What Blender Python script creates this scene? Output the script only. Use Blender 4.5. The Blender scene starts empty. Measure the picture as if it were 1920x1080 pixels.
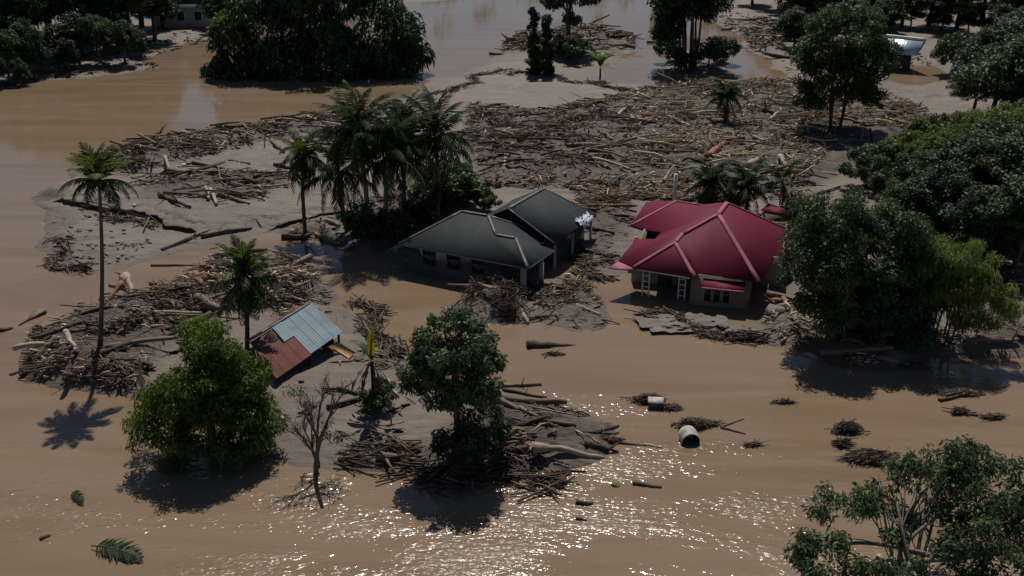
import bpy, math
import numpy as np
from mathutils import Vector, Matrix

# ------------------------------------------------------------------ camera, world, sun, exposure
scene = bpy.context.scene
COL = scene.collection
PITCH = math.radians(22.0); FPX = 2000.0; CAMH = 25.0
cam_data = bpy.data.cameras.new('camera')
cam_data.sensor_width = 36.0
cam_data.lens = 36.0 * FPX / 1920.0
cam_data.clip_start = 0.5; cam_data.clip_end = 5000.0
cam = bpy.data.objects.new('camera', cam_data)
cam.location = (0, 0, CAMH)
cam.rotation_euler = (math.pi / 2 - PITCH, 0, 0)
COL.objects.link(cam); scene.camera = cam

SUN_EL = math.radians(57.0); SUN_AZ = math.radians(0.5)      # high, behind the scene
world = bpy.data.worlds.new('World'); scene.world = world
world.use_nodes = True
wn = world.node_tree.nodes; wl = world.node_tree.links
bg = wn['Background']; bg.inputs['Strength'].default_value = 0.062
sky = wn.new('ShaderNodeTexSky'); sky.sky_type = 'NISHITA'; sky.sun_disc = False
sky.sun_elevation = SUN_EL; sky.sun_rotation = SUN_AZ
sky.air_density = 0.8; sky.dust_density = 0.4; sky.ozone_density = 2.0
wl.new(sky.outputs['Color'], bg.inputs['Color'])
sd = bpy.data.lights.new('sun', 'SUN'); sd.energy = 4.9; sd.angle = math.radians(0.5); sd.color = (1.0, 0.95, 0.88)
sun = bpy.data.objects.new('sun', sd); COL.objects.link(sun)
to_sun = Vector((math.sin(SUN_AZ) * math.cos(SUN_EL), math.cos(SUN_AZ) * math.cos(SUN_EL), math.sin(SUN_EL)))
sun.rotation_euler = (-to_sun).to_track_quat('-Z', 'Y').to_euler()
sun.location = (0, 100, 80)
scene.view_settings.view_transform = 'Standard'; scene.view_settings.look = 'None'
scene.view_settings.gamma = 1.0; scene.view_settings.use_curve_mapping = False
scene.view_settings.exposure = -0.42

# ------------------------------------------------------------------ survey helpers: photograph pixel -> place on the ground
CP, SP = math.cos(PITCH), math.sin(PITCH)
def at(px, py, z=0.0):
    a = (px - 960) / FPX; b = (540 - py) / FPX
    Y = CP + b * SP; Z = -SP + b * CP
    t = (z - CAMH) / Z
    return np.array((a * t, Y * t, z))
def height_at(xy, py):
    k = (540 - py) / FPX
    return CAMH + xy[1] * (k * CP - SP) / (CP + k * SP)
def mpp(xy, z=0.0):
    return (xy[1] * CP - (z - CAMH) * SP) / FPX
def polyw(pts, z=0.0):
    return np.array([at(x, y, z)[:2] for x, y in pts])

# ------------------------------------------------------------------ numeric helpers
def vnoise(x, y, seed=0):
    xi = np.floor(x).astype(np.int64); yi = np.floor(y).astype(np.int64)
    xf = x - xi; yf = y - yi
    xf = xf * xf * (3 - 2 * xf); yf = yf * yf * (3 - 2 * yf)
    def h(a, b):
        n = (a * 374761393 + b * 668265263 + seed * 974711) & 0xffffffff
        n = ((n ^ (n >> 13)) * 1274126177) & 0xffffffff
        return ((n ^ (n >> 16)) & 0xffff) / 65535.0
    return ((h(xi, yi) * (1 - xf) + h(xi + 1, yi) * xf) * (1 - yf) + (h(xi, yi + 1) * (1 - xf) + h(xi + 1, yi + 1) * xf) * yf)
def fbm(x, y, oct=4, seed=0):
    s = 0; a = 0.5
    for i in range(oct):
        s = s + a * vnoise(x * 2 ** i, y * 2 ** i, seed + i * 17); a *= 0.5
    return s
def inside(P, X, Y):
    r = np.zeros(X.shape, bool); n = len(P)
    for i in range(n):
        x0, y0 = P[i]; x1, y1 = P[(i + 1) % n]
        if y0 == y1: continue
        c = ((y0 > Y) != (y1 > Y)) & (X < (x1 - x0) * (Y - y0) / (y1 - y0) + x0)
        r ^= c
    return r
def segdist(P, X, Y, closed=True):
    d = np.full(X.shape, 1e9); n = len(P)
    for i in range(n if closed else n - 1):
        a = P[i]; b = P[(i + 1) % n]
        e = b - a; L = max(e @ e, 1e-9)
        t = np.clip(((X - a[0]) * e[0] + (Y - a[1]) * e[1]) / L, 0, 1)
        d = np.minimum(d, (X - a[0] - t * e[0]) ** 2 + (Y - a[1] - t * e[1]) ** 2)
    return np.sqrt(d)
def sdist(P, X, Y):
    return np.where(inside(P, X, Y), 1, -1) * segdist(P, X, Y)
def sstep(a, b, x):
    t = np.clip((x - a) / (b - a), 0, 1); return t * t * (3 - 2 * t)

# ------------------------------------------------------------------ mesh helpers
def mesh(name, V, faces, mat=None, tone=None, smooth=False, uv=None):
    """faces: list of integer arrays (n,k)"""
    me = bpy.data.meshes.new(name)
    V = np.asarray(V, np.float32)
    faces = [np.asarray(f, np.int32) for f in faces if len(f)]
    me.vertices.add(len(V)); me.vertices.foreach_set('co', V.ravel())
    nl = sum(f.size for f in faces); npoly = sum(len(f) for f in faces)
    me.loops.add(nl); me.polygons.add(npoly)
    me.loops.foreach_set('vertex_index', np.concatenate([f.ravel() for f in faces]))
    tot = np.concatenate([np.full(len(f), f.shape[1], np.int32) for f in faces])
    me.polygons.foreach_set('loop_start', np.concatenate([[0], np.cumsum(tot)[:-1]]).astype(np.int32))
    if smooth: me.polygons.foreach_set('use_smooth', np.ones(npoly, bool))
    if tone is not None:
        a = me.attributes.new('tone', 'FLOAT', 'POINT'); a.data.foreach_set('value', np.asarray(tone, np.float32))
    if uv is not None:
        l = me.uv_layers.new(name='UVMap'); l.data.foreach_set('uv', np.asarray(uv, np.float32).ravel())
    me.update(calc_edges=True); me.validate()
    if mat: me.materials.append(mat)
    return me
def obj(name, me, parent=None, loc=None, rot=None, scale=None):
    o = bpy.data.objects.new(name, me); COL.objects.link(o)
    if parent is not None: o.parent = parent
    if loc is not None: o.location = loc
    if rot is not None: o.rotation_euler = rot
    if scale is not None: o.scale = scale
    return o
def tag(o, label=None, cat=None, group=None, kind=None):
    if label: o['label'] = label
    if cat: o['category'] = cat
    if group: o['group'] = group
    if kind: o['kind'] = kind
    return o
def thing(name, loc, label, cat, group=None, rotz=0.0):
    o = obj(name, None, loc=tuple(float(c) for c in loc), rot=(0, 0, rotz)); return tag(o, label, cat, group)
class Geo:
    def __init__(s): s.V = []; s.F = {}; s.T = []; s.n = 0
    def add(s, V, faces, tone=0.5):
        V = np.asarray(V, float).reshape(-1, 3)
        for f in faces:
            f = np.asarray(f, int)
            if len(f) == 0: continue
            s.F.setdefault(f.shape[1], []).append(f + s.n)
        s.V.append(V); t = np.broadcast_to(np.asarray(tone, float), (len(V),)); s.T.append(t); s.n += len(V)
        return s
    def mesh(s, name, mat, smooth=False):
        return mesh(name, np.concatenate(s.V), [np.concatenate(f) for f in s.F.values()], mat, np.concatenate(s.T), smooth)
    def tube(s, path, rad, k=6, tone=0.5, cap=True, jit=None):
        path = np.asarray(path, float); n = len(path); rad = np.broadcast_to(np.asarray(rad, float), (n,))
        T = np.gradient(path, axis=0); T /= np.linalg.norm(T, axis=1, keepdims=True) + 1e-9
        ref = np.array((0, 0, 1.0)) if abs(T[:, 2]).mean() < 0.8 else np.array((1.0, 0, 0))
        A = np.cross(T, ref); A /= np.linalg.norm(A, axis=1, keepdims=True) + 1e-9
        B = np.cross(A, T)
        th = np.arange(k) * 2 * np.pi / k
        R = rad[:, None] * (1 if jit is None else jit)
        ring = path[:, None, :] + (R * np.cos(th))[..., None] * A[:, None, :] + (R * np.sin(th))[..., None] * B[:, None, :]
        V = ring.reshape(-1, 3)
        i = np.arange(n - 1)[:, None] * k; j = np.arange(k)[None, :]; j2 = (j + 1) % k
        Q = np.stack([i + j, i + k + j, i + k + j2, i + j2], -1).reshape(-1, 4)
        fs = [Q]
        if cap: fs += [np.array([list(range(k))]), np.array([[(n - 1) * k + q for q in range(k - 1, -1, -1)]])]
        return s.add(V, fs, tone)
    def box(s, c, half, ax=None, tone=0.5):
        ax = np.eye(3) if ax is None else np.asarray(ax, float)
        sg = np.array([(x, y, z) for x in (-1, 1) for y in (-1, 1) for z in (-1, 1)], float)
        V = np.asarray(c, float) + (sg * np.asarray(half, float)) @ ax
        return s.add(V, [[[0, 1, 3, 2], [4, 6, 7, 5], [0, 4, 5, 1], [2, 3, 7, 6], [0, 2, 6, 4], [1, 5, 7, 3]]], tone)
    def slab(s, polys, th, tone=0.5):
        """polys share corners by value; each is a list of points; gives a shell of thickness th (downwards)"""
        key = {}; pts = []
        idx = []
        for p in polys:
            r = []
            for q in p:
                kk = tuple(np.round(q, 3))
                if kk not in key: key[kk] = len(pts); pts.append(q)
                r.append(key[kk])
            idx.append(r)
        V = np.array(pts, float); n = len(V)
        W = V.copy(); W[:, 2] -= th
        ed = {}
        for r in idx:
            for a, b in zip(r, r[1:] + r[:1]): ed[(a, b)] = ed.get((a, b), 0) + 1
        fs = {}
        for r in idx:
            fs.setdefault(len(r), []).append(r); fs[len(r)].append([q + n for q in reversed(r)])
        for (a, b) in ed:
            if (b, a) not in ed: fs.setdefault(4, []).append([a, a + n, b + n, b])
        return s.add(np.concatenate([V, W]), list(fs.values()), tone)

# ------------------------------------------------------------------ materials
def mat(name):
    m = bpy.data.materials.new(name); m.use_nodes = True
    nt = m.node_tree; return m, nt, nt.nodes, nt.links, nt.nodes['Principled BSDF']
def ramp(N, stops):
    r = N.new('ShaderNodeValToRGB'); cr = r.color_ramp
    while len(cr.elements) > 1: cr.elements.remove(cr.elements[-1])
    cr.elements[0].position = stops[0][0]; cr.elements[0].color = (*stops[0][1], 1)
    for p, c in stops[1:]:
        e = cr.elements.new(p); e.color = (*c, 1)
    return r
def noise(N, L, vec, scale, detail=4, rough=0.55):
    n = N.new('ShaderNodeTexNoise'); n.inputs['Scale'].default_value = scale; n.inputs['Detail'].default_value = detail
    n.inputs['Roughness'].default_value = rough
    if vec is not None: L.new(vec, n.inputs['Vector'])
    return n
def mapping(N, L, vec, scale=(1, 1, 1), rot=(0, 0, 0)):
    m = N.new('ShaderNodeMapping'); m.inputs['Scale'].default_value = scale; m.inputs['Rotation'].default_value = rot
    L.new(vec, m.inputs['Vector']); return m.outputs['Vector']
def math_node(N, L, op, a, b=None):
    m = N.new('ShaderNodeMath'); m.operation = op
    for i, v in enumerate((a, b)):
        if v is None: continue
        if isinstance(v, (int, float)): m.inputs[i].default_value = v
        else: L.new(v, m.inputs[i])
    return m.outputs[0]
def bump(N, L, h, strength, dist, base=None):
    b = N.new('ShaderNodeBump'); b.inputs['Strength'].default_value = strength; b.inputs['Distance'].default_value = dist
    L.new(h, b.inputs['Height'])
    if base is not None: L.new(base, b.inputs['Normal'])
    return b.outputs['Normal']

def water_material():
    m, nt, N, L, B = mat('muddy_water')
    geo = N.new('ShaderNodeNewGeometry').outputs['Position']
    n0 = noise(N, L, mapping(N, L, geo, (0.035, 0.22, 1), (0, 0, 0.35)), 1.0, 6, 0.6); n0.inputs['Distortion'].default_value = 1.5
    c = ramp(N, [(0.32, (0.180, 0.124, 0.076)), (0.48, (0.208, 0.146, 0.094)), (0.60, (0.222, 0.162, 0.110)), (0.72, (0.200, 0.152, 0.110))])
    L.new(n0.outputs['Fac'], c.inputs['Fac']);     # ripples: calm far out and in the lee of the rafts, rough in the current (patches)
    sx = N.new('ShaderNodeSeparateXYZ'); L.new(geo, sx.inputs[0])
    near = N.new('ShaderNodeMapRange'); near.inputs['From Min'].default_value = 53; near.inputs['From Max'].default_value = 36
    L.new(sx.outputs['Y'], near.inputs['Value'])
    patch = noise(N, L, mapping(N, L, geo, (0.13, 0.34, 1), (0, 0, 0.45)), 1.0, 5, 0.6)
    pr = N.new('ShaderNodeMapRange'); pr.inputs['From Min'].default_value = 0.40; pr.inputs['From Max'].default_value = 0.62
    L.new(patch.outputs['Fac'], pr.inputs['Value'])
    amp = math_node(N, L, 'MULTIPLY', pr.outputs[0], near.outputs[0])
    amp = math_node(N, L, 'ADD', amp, 0.02)
    w1 = noise(N, L, mapping(N, L, geo, (0.7, 1.3, 1), (0, 0, 0.6)), 1.0, 1, 0.5)
    w2 = noise(N, L, mapping(N, L, geo, (2.3, 5.2, 1), (0, 0, 0.6)), 1.0, 1.6, 0.5); w2.inputs['Distortion'].default_value = 0.6
    h = math_node(N, L, 'ADD', math_node(N, L, 'MULTIPLY', w1.outputs['Fac'], 0.30), math_node(N, L, 'MULTIPLY', w2.outputs['Fac'], 0.80))
    h = math_node(N, L, 'MULTIPLY', h, amp)
    nb = bump(N, L, h, 1.0, 0.155)
    # turbid body (scattering from within, not facing the ripples) under a clear rippled surface
    df = N.new('ShaderNodeBsdfDiffuse'); L.new(c.outputs['Color'], df.inputs['Color'])
    gl = N.new('ShaderNodeBsdfGlossy'); L.new(math_node(N, L, 'ADD', math_node(N, L, 'MULTIPLY', amp, 0.24), 0.035), gl.inputs['Roughness']); L.new(nb, gl.inputs['Normal'])
    fr = N.new('ShaderNodeFresnel'); fr.inputs['IOR'].default_value = 1.33; L.new(nb, fr.inputs['Normal'])
    mx = N.new('ShaderNodeMixShader'); L.new(fr.outputs[0], mx.inputs[0]); L.new(df.outputs[0], mx.inputs[1]); L.new(gl.outputs[0], mx.inputs[2])
    N.remove(B); L.new(mx.outputs[0], N['Material Output'].inputs['Surface'])
    return m
def mud_material():
    m, nt, N, L, B = mat('river_mud')
    geo = N.new('ShaderNodeNewGeometry').outputs['Position']
    a = noise(N, L, mapping(N, L, geo, (0.10, 0.16, 0.3)), 1.0, 6, 0.6)
    b = noise(N, L, mapping(N, L, geo, (1.2, 2.0, 1.2)), 1.0, 6, 0.7)
    st = noise(N, L, mapping(N, L, geo, (0.22, 0.9, 0.3), (0, 0, -0.25)), 1.0, 7, 0.62); st.inputs['Distortion'].default_value = 1.2
    f = math_node(N, L, 'ADD', math_node(N, L, 'MULTIPLY', a.outputs['Fac'], 0.45), math_node(N, L, 'MULTIPLY', b.outputs['Fac'], 0.15))
    f = math_node(N, L, 'ADD', f, math_node(N, L, 'MULTIPLY', st.outputs['Fac'], 0.40))
    c = ramp(N, [(0.32, (0.070, 0.049, 0.037)), (0.43, (0.122, 0.090, 0.068)), (0.53, (0.165, 0.128, 0.101)), (0.66, (0.218, 0.178, 0.134))])
    L.new(f, c.inputs['Fac'])
    # litter of dark bits where 'tone' (debris density) is high
    att = N.new('ShaderNodeAttribute'); att.attribute_name = 'tone'
    s = noise(N, L, mapping(N, L, geo, (2.6, 5.5, 3), (0, 0, 0.3)), 1.0, 6, 0.75)
    sr = N.new('ShaderNodeMapRange'); sr.inputs['From Min'].default_value = 0.46; sr.inputs['From Max'].default_value = 0.58
    L.new(s.outputs['Fac'], sr.inputs['Value'])
    k = math_node(N, L, 'MULTIPLY', math_node(N, L, 'MULTIPLY', sr.outputs[0], att.outputs['Fac']), 0.8)
    mx = N.new('ShaderNodeMix'); mx.data_type = 'RGBA'
    L.new(k, mx.inputs['Factor']); L.new(c.outputs['Color'], mx.inputs[6]); mx.inputs[7].default_value = (0.055, 0.036, 0.026, 1)
    # wet band just above the water
    sz = N.new('ShaderNodeSeparateXYZ'); L.new(geo, sz.inputs[0])
    wet = N.new('ShaderNodeMapRange'); wet.inputs['From Min'].default_value = 0.03; wet.inputs['From Max'].default_value = 0.30; wet.inputs['To Min'].default_value = 1.0; wet.inputs['To Max'].default_value = 0.0
    L.new(math_node(N, L, 'ADD', sz.outputs['Z'], math_node(N, L, 'MULTIPLY', math_node(N, L, 'SUBTRACT', b.outputs['Fac'], 0.5), 0.35)), wet.inputs['Value'])
    mw = N.new('ShaderNodeMix'); mw.data_type = 'RGBA'; L.new(math_node(N, L, 'MULTIPLY', wet.outputs[0], 0.62), mw.inputs['Factor']); L.new(mx.outputs[2], mw.inputs[6]); mw.inputs[7].default_value = (0.085, 0.062, 0.046, 1)
    L.new(mw.outputs[2], B.inputs['Base Color'])
    rr = N.new('ShaderNodeMapRange'); rr.inputs['To Min'].default_value = 0.38; rr.inputs['To Max'].default_value = 0.85
    L.new(a.outputs['Fac'], rr.inputs['Value']); L.new(rr.outputs[0], B.inputs['Roughness'])
    B.inputs['Specular IOR Level'].default_value = 0.35
    d = noise(N, L, mapping(N, L, geo, (0.6, 1.3, 1), (0, 0, 0.2)), 1.0, 7, 0.62)
    n1 = bump(N, L, d.outputs['Fac'], 0.8, 0.40)
    L.new(bump(N, L, math_node(N, L, 'MULTIPLY', s.outputs['Fac'], math_node(N, L, 'ADD', att.outputs['Fac'], 0.12)), 1.0, 0.22, n1), B.inputs['Normal'])
    return m
def wood_material(name, stops, use_tone=False):
    m, nt, N, L, B = mat(name)
    tc = N.new('ShaderNodeTexCoord').outputs['Object']
    n = noise(N, L, mapping(N, L, tc, (1.2, 9, 9) if not use_tone else (3, 3, 3)), 1.0, 5, 0.65)
    c = ramp(N, stops)
    if use_tone:
        att = N.new('ShaderNodeAttribute'); att.attribute_name = 'tone'
        f = math_node(N, L, 'ADD', att.outputs['Fac'], math_node(N, L, 'MULTIPLY', math_node(N, L, 'SUBTRACT', n.outputs['Fac'], 0.5), 0.35))
    else:
        oi = N.new('ShaderNodeObjectInfo')
        f = math_node(N, L, 'ADD', math_node(N, L, 'MULTIPLY', n.outputs['Fac'], 0.75), math_node(N, L, 'MULTIPLY', oi.outputs['Random'], 0.25))
    L.new(f, c.inputs['Fac']); L.new(c.outputs['Color'], B.inputs['Base Color'])
    B.inputs['Roughness'].default_value = 0.72; B.inputs['Specular IOR Level'].default_value = 0.3
    L.new(bump(N, L, n.outputs['Fac'], 0.6, 0.03), B.inputs['Normal'])
    return m
def leaf_material(name, dark, light, trans=0.3, rough=0.52):
    m, nt, N, L, B = mat(name)
    att = N.new('ShaderNodeAttribute'); att.attribute_name = 'tone'
    c = ramp(N, [(0.0, dark), (0.55, tuple(0.55 * d + 0.45 * l for d, l in zip(dark, light))), (1.0, light)])
    L.new(att.outputs['Fac'], c.inputs['Fac']); L.new(c.outputs['Color'], B.inputs['Base Color'])
    B.inputs['Roughness'].default_value = rough; B.inputs['Specular IOR Level'].default_value = 0.24
    tr = N.new('ShaderNodeBsdfTranslucent')
    h = N.new('ShaderNodeHueSaturation'); h.inputs['Value'].default_value = 1.3; h.inputs['Saturation'].default_value = 1.1; h.inputs['Hue'].default_value = 0.485
    L.new(c.outputs['Color'], h.inputs['Color']); L.new(h.outputs['Color'], tr.inputs['Color'])
    mx = N.new('ShaderNodeMixShader'); mx.inputs[0].default_value = trans
    L.new(B.outputs[0], mx.inputs[1]); L.new(tr.outputs[0], mx.inputs[2])
    L.new(mx.outputs[0], N['Material Output'].inputs['Surface'])
    return m
def plain_material(name, col, rough=0.7, var=0.25, scale=1.5, metal=0.0, spec=0.4, bmp=0.0):
    m, nt, N, L, B = mat(name)
    geo = N.new('ShaderNodeNewGeometry').outputs['Position']
    n = noise(N, L, geo, scale, 6, 0.65)
    lo = tuple(c * (1 - var) for c in col); hi = tuple(min(1, c * (1 + var)) for c in col)
    c = ramp(N, [(0.3, lo), (0.7, hi)]); L.new(n.outputs['Fac'], c.inputs['Fac']); L.new(c.outputs['Color'], B.inputs['Base Color'])
    B.inputs['Roughness'].default_value = rough; B.inputs['Metallic'].default_value = metal; B.inputs['Specular IOR Level'].default_value = spec
    if bmp: L.new(bump(N, L, n.outputs['Fac'], 0.7, bmp), B.inputs['Normal'])
    return m
def roof_material(name, col, stain, rough, metal=0.0, streak=0.4, pitch=0.25, dist=0.008, var=0.2, spec=0.4, courses=0.0):
    m, nt, N, L, B = mat(name)
    uv = N.new('ShaderNodeUVMap').outputs['UV']; geo = N.new('ShaderNodeNewGeometry').outputs['Position']
    n = noise(N, L, geo, 0.8, 7, 0.7); n2 = noise(N, L, mapping(N, L, uv, (4, 0.35, 1)), 1.0, 4, 0.6)
    f = math_node(N, L, 'ADD', math_node(N, L, 'MULTIPLY', n.outputs['Fac'], 1 - streak), math_node(N, L, 'MULTIPLY', n2.outputs['Fac'], streak))
    c = ramp(N, [(0.30, stain), (0.46, col), (0.62, tuple(x * (1 + var) for x in col))])
    L.new(f, c.inputs['Fac']); L.new(c.outputs['Color'], B.inputs['Base Color'])
    B.inputs['Roughness'].default_value = rough; B.inputs['Metallic'].default_value = metal; B.inputs['Specular IOR Level'].default_value = spec
    w = N.new('ShaderNodeTexWave'); w.wave_type = 'BANDS'; w.bands_direction = 'X'; w.wave_profile = 'SIN'
    w.inputs['Scale'].default_value = math.pi / (10.0 * pitch)
    L.new(uv, w.inputs['Vector'])
    h = w.outputs['Fac']
    if courses:
        w2 = N.new('ShaderNodeTexWave'); w2.wave_type = 'BANDS'; w2.bands_direction = 'Y'; w2.wave_profile = 'SAW'
        w2.inputs['Scale'].default_value = math.pi / (10.0 * courses); L.new(uv, w2.inputs['Vector'])
        h = math_node(N, L, 'ADD', h, w2.outputs['Fac'])
    n1 = bump(N, L, h, 0.22, dist)
    L.new(bump(N, L, n.outputs['Fac'], 0.3, 0.04, n1), B.inputs['Normal'])
    return m

M_water = water_material(); M_mud = mud_material()
M_pale = wood_material('bleached_wood', [(0.25, (0.20, 0.145, 0.10)), (0.5, (0.37, 0.29, 0.22)), (0.8, (0.50, 0.42, 0.33))])
M_grey = wood_material('weathered_wood', [(0.25, (0.085, 0.058, 0.042)), (0.5, (0.17, 0.122, 0.09)), (0.8, (0.26, 0.20, 0.155))])
M_dark = wood_material('wet_wood', [(0.25, (0.025, 0.017, 0.013)), (0.5, (0.055, 0.037, 0.027)), (0.8, (0.10, 0.07, 0.052))])
M_rust = wood_material('red_wood', [(0.25, (0.13, 0.055, 0.03)), (0.5, (0.25, 0.12, 0.065)), (0.8, (0.34, 0.20, 0.12))])
M_stick = wood_material('mixed_driftwood', [(0.0, (0.030, 0.020, 0.015)), (0.25, (0.085, 0.056, 0.040)), (0.5, (0.21, 0.142, 0.092)), (0.75, (0.43, 0.325, 0.22)), (1.0, (0.60, 0.50, 0.37))], True)
M_bark = wood_material('bark', [(0.25, (0.035, 0.028, 0.022)), (0.5, (0.085, 0.070, 0.056)), (0.8, (0.15, 0.13, 0.11))])
M_palebark = wood_material('pale_bark', [(0.25, (0.08, 0.065, 0.05)), (0.5, (0.17, 0.145, 0.12)), (0.8, (0.26, 0.23, 0.2))])
M_leaf = leaf_material('leaf', (0.027, 0.050, 0.019), (0.098, 0.142, 0.055), 0.27)
M_leafnear = leaf_material('glossy_leaf', (0.035, 0.062, 0.027), (0.112, 0.160, 0.072), 0.28, 0.46)
M_lush = leaf_material('lush_leaf', (0.045, 0.080, 0.016), (0.135, 0.205, 0.040), 0.38)
M_darkleaf = leaf_material('dark_leaf', (0.020, 0.036, 0.017), (0.062, 0.092, 0.042), 0.2)
M_bamboo = leaf_material('bamboo_leaf', (0.075, 0.110, 0.026), (0.190, 0.240, 0.070), 0.45)
M_frond = leaf_material('frond', (0.024, 0.043, 0.019), (0.085, 0.120, 0.048), 0.28, 0.55)
M_greenfrond = leaf_material('bright_frond', (0.040, 0.068, 0.016), (0.120, 0.150, 0.035), 0.35, 0.6)
M_deadfrond = leaf_material('dead_frond', (0.06, 0.042, 0.026), (0.20, 0.155, 0.10), 0.2, 0.6)
M_yellow = leaf_material('yellow_leaf', (0.26, 0.22, 0.02), (0.42, 0.36, 0.05), 0.4, 0.5)

# ------------------------------------------------------------------ terrain
LAND = [
  [(52,372),(105,350),(118,328),(190,298),(265,270),(320,262),(400,252),(480,243),(560,232),(640,212),(700,196),(760,180),(800,160),(850,142),(900,127),(940,113),
   (928,97),(945,84),(1010,76),(1080,60),(1130,60),(1195,80),(1190,92),(1152,110),(1130,148),(1215,156),(1300,161),(1420,163),(1482,156),(1470,132),(1432,112),(1400,92),(1385,62),(1350,46),(1340,26),(1362,8),
   (1420,-30),(1500,-80),(2600,-80),(2600,500),(2300,640),(1990,668),(1920,662),(1840,670),(1760,664),(1700,674),(1640,692),(1560,684),(1512,656),(1430,642),(1340,628),(1240,626),(1200,606),(1204,592),(1300,603),(1400,608),(1440,585),(1500,560),
   (1470,500),(1400,490),(1230,480),(1200,500),(1166,520),(1140,514),(1075,490),(1050,450),(900,440),(760,462),(700,474),(640,462),(600,448),(548,447),(540,437),(480,441),(420,452),(330,480),(250,496),(170,512),(122,506),(118,482),(76,462),(86,430),(74,400)],
  [(-500,190),(-200,180),(0,168),(90,150),(200,143),(300,133),(275,108),(330,88),(380,78),(420,72),(445,40),(430,-40),(440,-90),(-500,-90)],
  [(500,135),(520,116),(600,106),(700,110),(748,126),(730,142),(650,151),(560,150)],
  [(1225,120),(1260,100),(1340,98),(1382,116),(1362,136),(1290,141),(1240,133)],
  [(560,-60),(700,-12),(760,9),(795,10),(830,1),(900,-22),(1000,-60),(1000,-120),(560,-120)],
  [(42,702),(60,640),(110,600),(170,578),(260,560),(330,540),(400,492),(480,490),(560,490),(600,520),(640,575),(700,612),(770,672),(790,700),(900,728),(960,728),(1020,752),(1100,775),(1150,800),(1140,840),(1110,870),(1060,882),(960,868),(880,890),(800,892),(720,888),(650,882),(560,880),(500,850),(380,800),(260,745),(180,738),(60,712)],
  [(1005,535),(1040,520),(1092,527),(1130,570),(1135,618),(1080,618),(1000,604),(985,580)],
  [(842,575),(900,548),(960,560),(1002,580),(985,600),(900,603)],
]
POOL = [[(1832,532),(1920,546),(2060,562),(2060,590),(1920,592),(1852,582)], [(1668,126),(1740,122),(1775,150),(1705,163),(1655,152)]]
HEAP = [  # debris heaps: polygon, extra height
  ([(880,205),(1000,222),(1170,190),(1300,168),(1480,162),(1740,215),(1715,262),(1600,330),(1500,362),(1180,372),(900,362),(870,290)], 0.55),
  ([(265,272),(480,244),(640,216),(650,262),(520,268),(400,300),(250,345),(180,302)], 0.6),
  ([(250,352),(400,330),(560,340),(540,372),(470,392),(270,390)], 0.25),
  ([(42,702),(60,640),(170,580),(330,543),(400,492),(560,490),(630,560),(480,590),(350,605),(330,650),(300,690),(240,740),(60,712)], 0.75),
  ([(845,575),(900,548),(960,560),(1002,580),(985,600),(900,603)], 0.9),
  ([(1000,540),(1092,527),(1130,570),(1135,618),(1000,604)], 0.2),
  ([(640,860),(800,830),(940,740),(1020,752),(1150,800),(1130,860),(1060,882),(800,892),(660,885)], 0.34),
  ([(1420,630),(1445,590),(1500,570),(1530,640),(1500,655)], 0.9),
  ([(1560,680),(1600,620),(1700,600),(1760,650),(1700,672),(1640,692)], 0.7),
  ([(1750,640),(1920,610),(2050,620),(1990,668),(1760,666)], 0.4),
  ([(938,100),(960,80),(1080,62),(1130,60),(1195,80),(1188,92),(1120,112),(1000,110)], 1.2),
  ([(1340,40),(1460,50),(1470,110),(1410,90),(1385,62)], 0.8),
  ([(640,420),(700,380),(880,370),(900,420),(760,460),(690,470)], 0.4),
  ([(1080,380),(1180,375),(1190,440),(1130,500),(1085,480)], 0.25),
  ([(540,452),(545,425),(640,415),(640,460),(600,450)], 0.3),
]
def axis(fine0, fine1, step, far0, far1, nfar):
    a = np.arange(fine0, fine1 + 1e-6, step)
    t = np.linspace(0, 1, nfar + 1)[1:] ** 1.8
    lo = fine0 + (far0 - fine0) * t[::-1]; hi = fine1 + (far1 - fine1) * t
    return np.concatenate([lo, a, hi])
GX = axis(-62, 62, 0.36, -1500, 1500, 60); GY = axis(28, 124, 0.36, -60, 2500, 90)
XX, YY = np.meshgrid(GX, GY)
Dm = np.full(XX.shape, -1e3)
for P in LAND: Dm = np.maximum(Dm, sdist(polyw(P), XX, YY))
for P in POOL: Dm = np.minimum(Dm, -sdist(polyw(P), XX, YY))
wob = (fbm(XX * 0.35, YY * 0.35, 4, 3) - 0.47) * 3.0 + (fbm(XX * 1.3, YY * 1.3, 3, 9) - 0.44) * 0.9
Dw = Dm + wob * np.clip((YY - 20) / 60, 0.5, 1.6)
farland = (YY > 330) | (np.abs(XX) > 330)
HH = np.where(Dw > 0, 0.42 * (1 - np.exp(-np.maximum(Dw, 0) / 3.2)) + 0.02, -0.9 * (1 - np.exp(-np.maximum(-Dw, 0) / 4.0)))
rough = (fbm(XX * 0.5, YY * 0.8, 5, 21) - 0.48)
ridge = 1 - np.abs(2 * fbm(XX * 0.16 + 0.05 * YY, YY * 0.42, 4, 61) / 0.94 - 1)
ridge2 = 1 - np.abs(2 * fbm(XX * 0.5, YY * 1.1, 3, 62) / 0.9 - 1)
HH = HH + np.where(Dw > 0, np.minimum(Dw / 2, 1), 0) * rough * 0.55
LIT = np.zeros(XX.shape)
for P, h in HEAP:
    d = sdist(polyw(P), XX, YY); w = sstep(-0.8, 2.2, d)
    HH = HH + w * (0.55 * ridge ** 3 + 0.35 * ridge2 ** 2) * (0.4 if h < 0.35 else 0.85)
    HH = HH + w * h * (0.25 + 1.3 * np.maximum(fbm(XX * 0.45 + h * 31, YY * 0.7, 4, 5) - 0.28, 0)); LIT = np.maximum(LIT, w)
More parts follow.
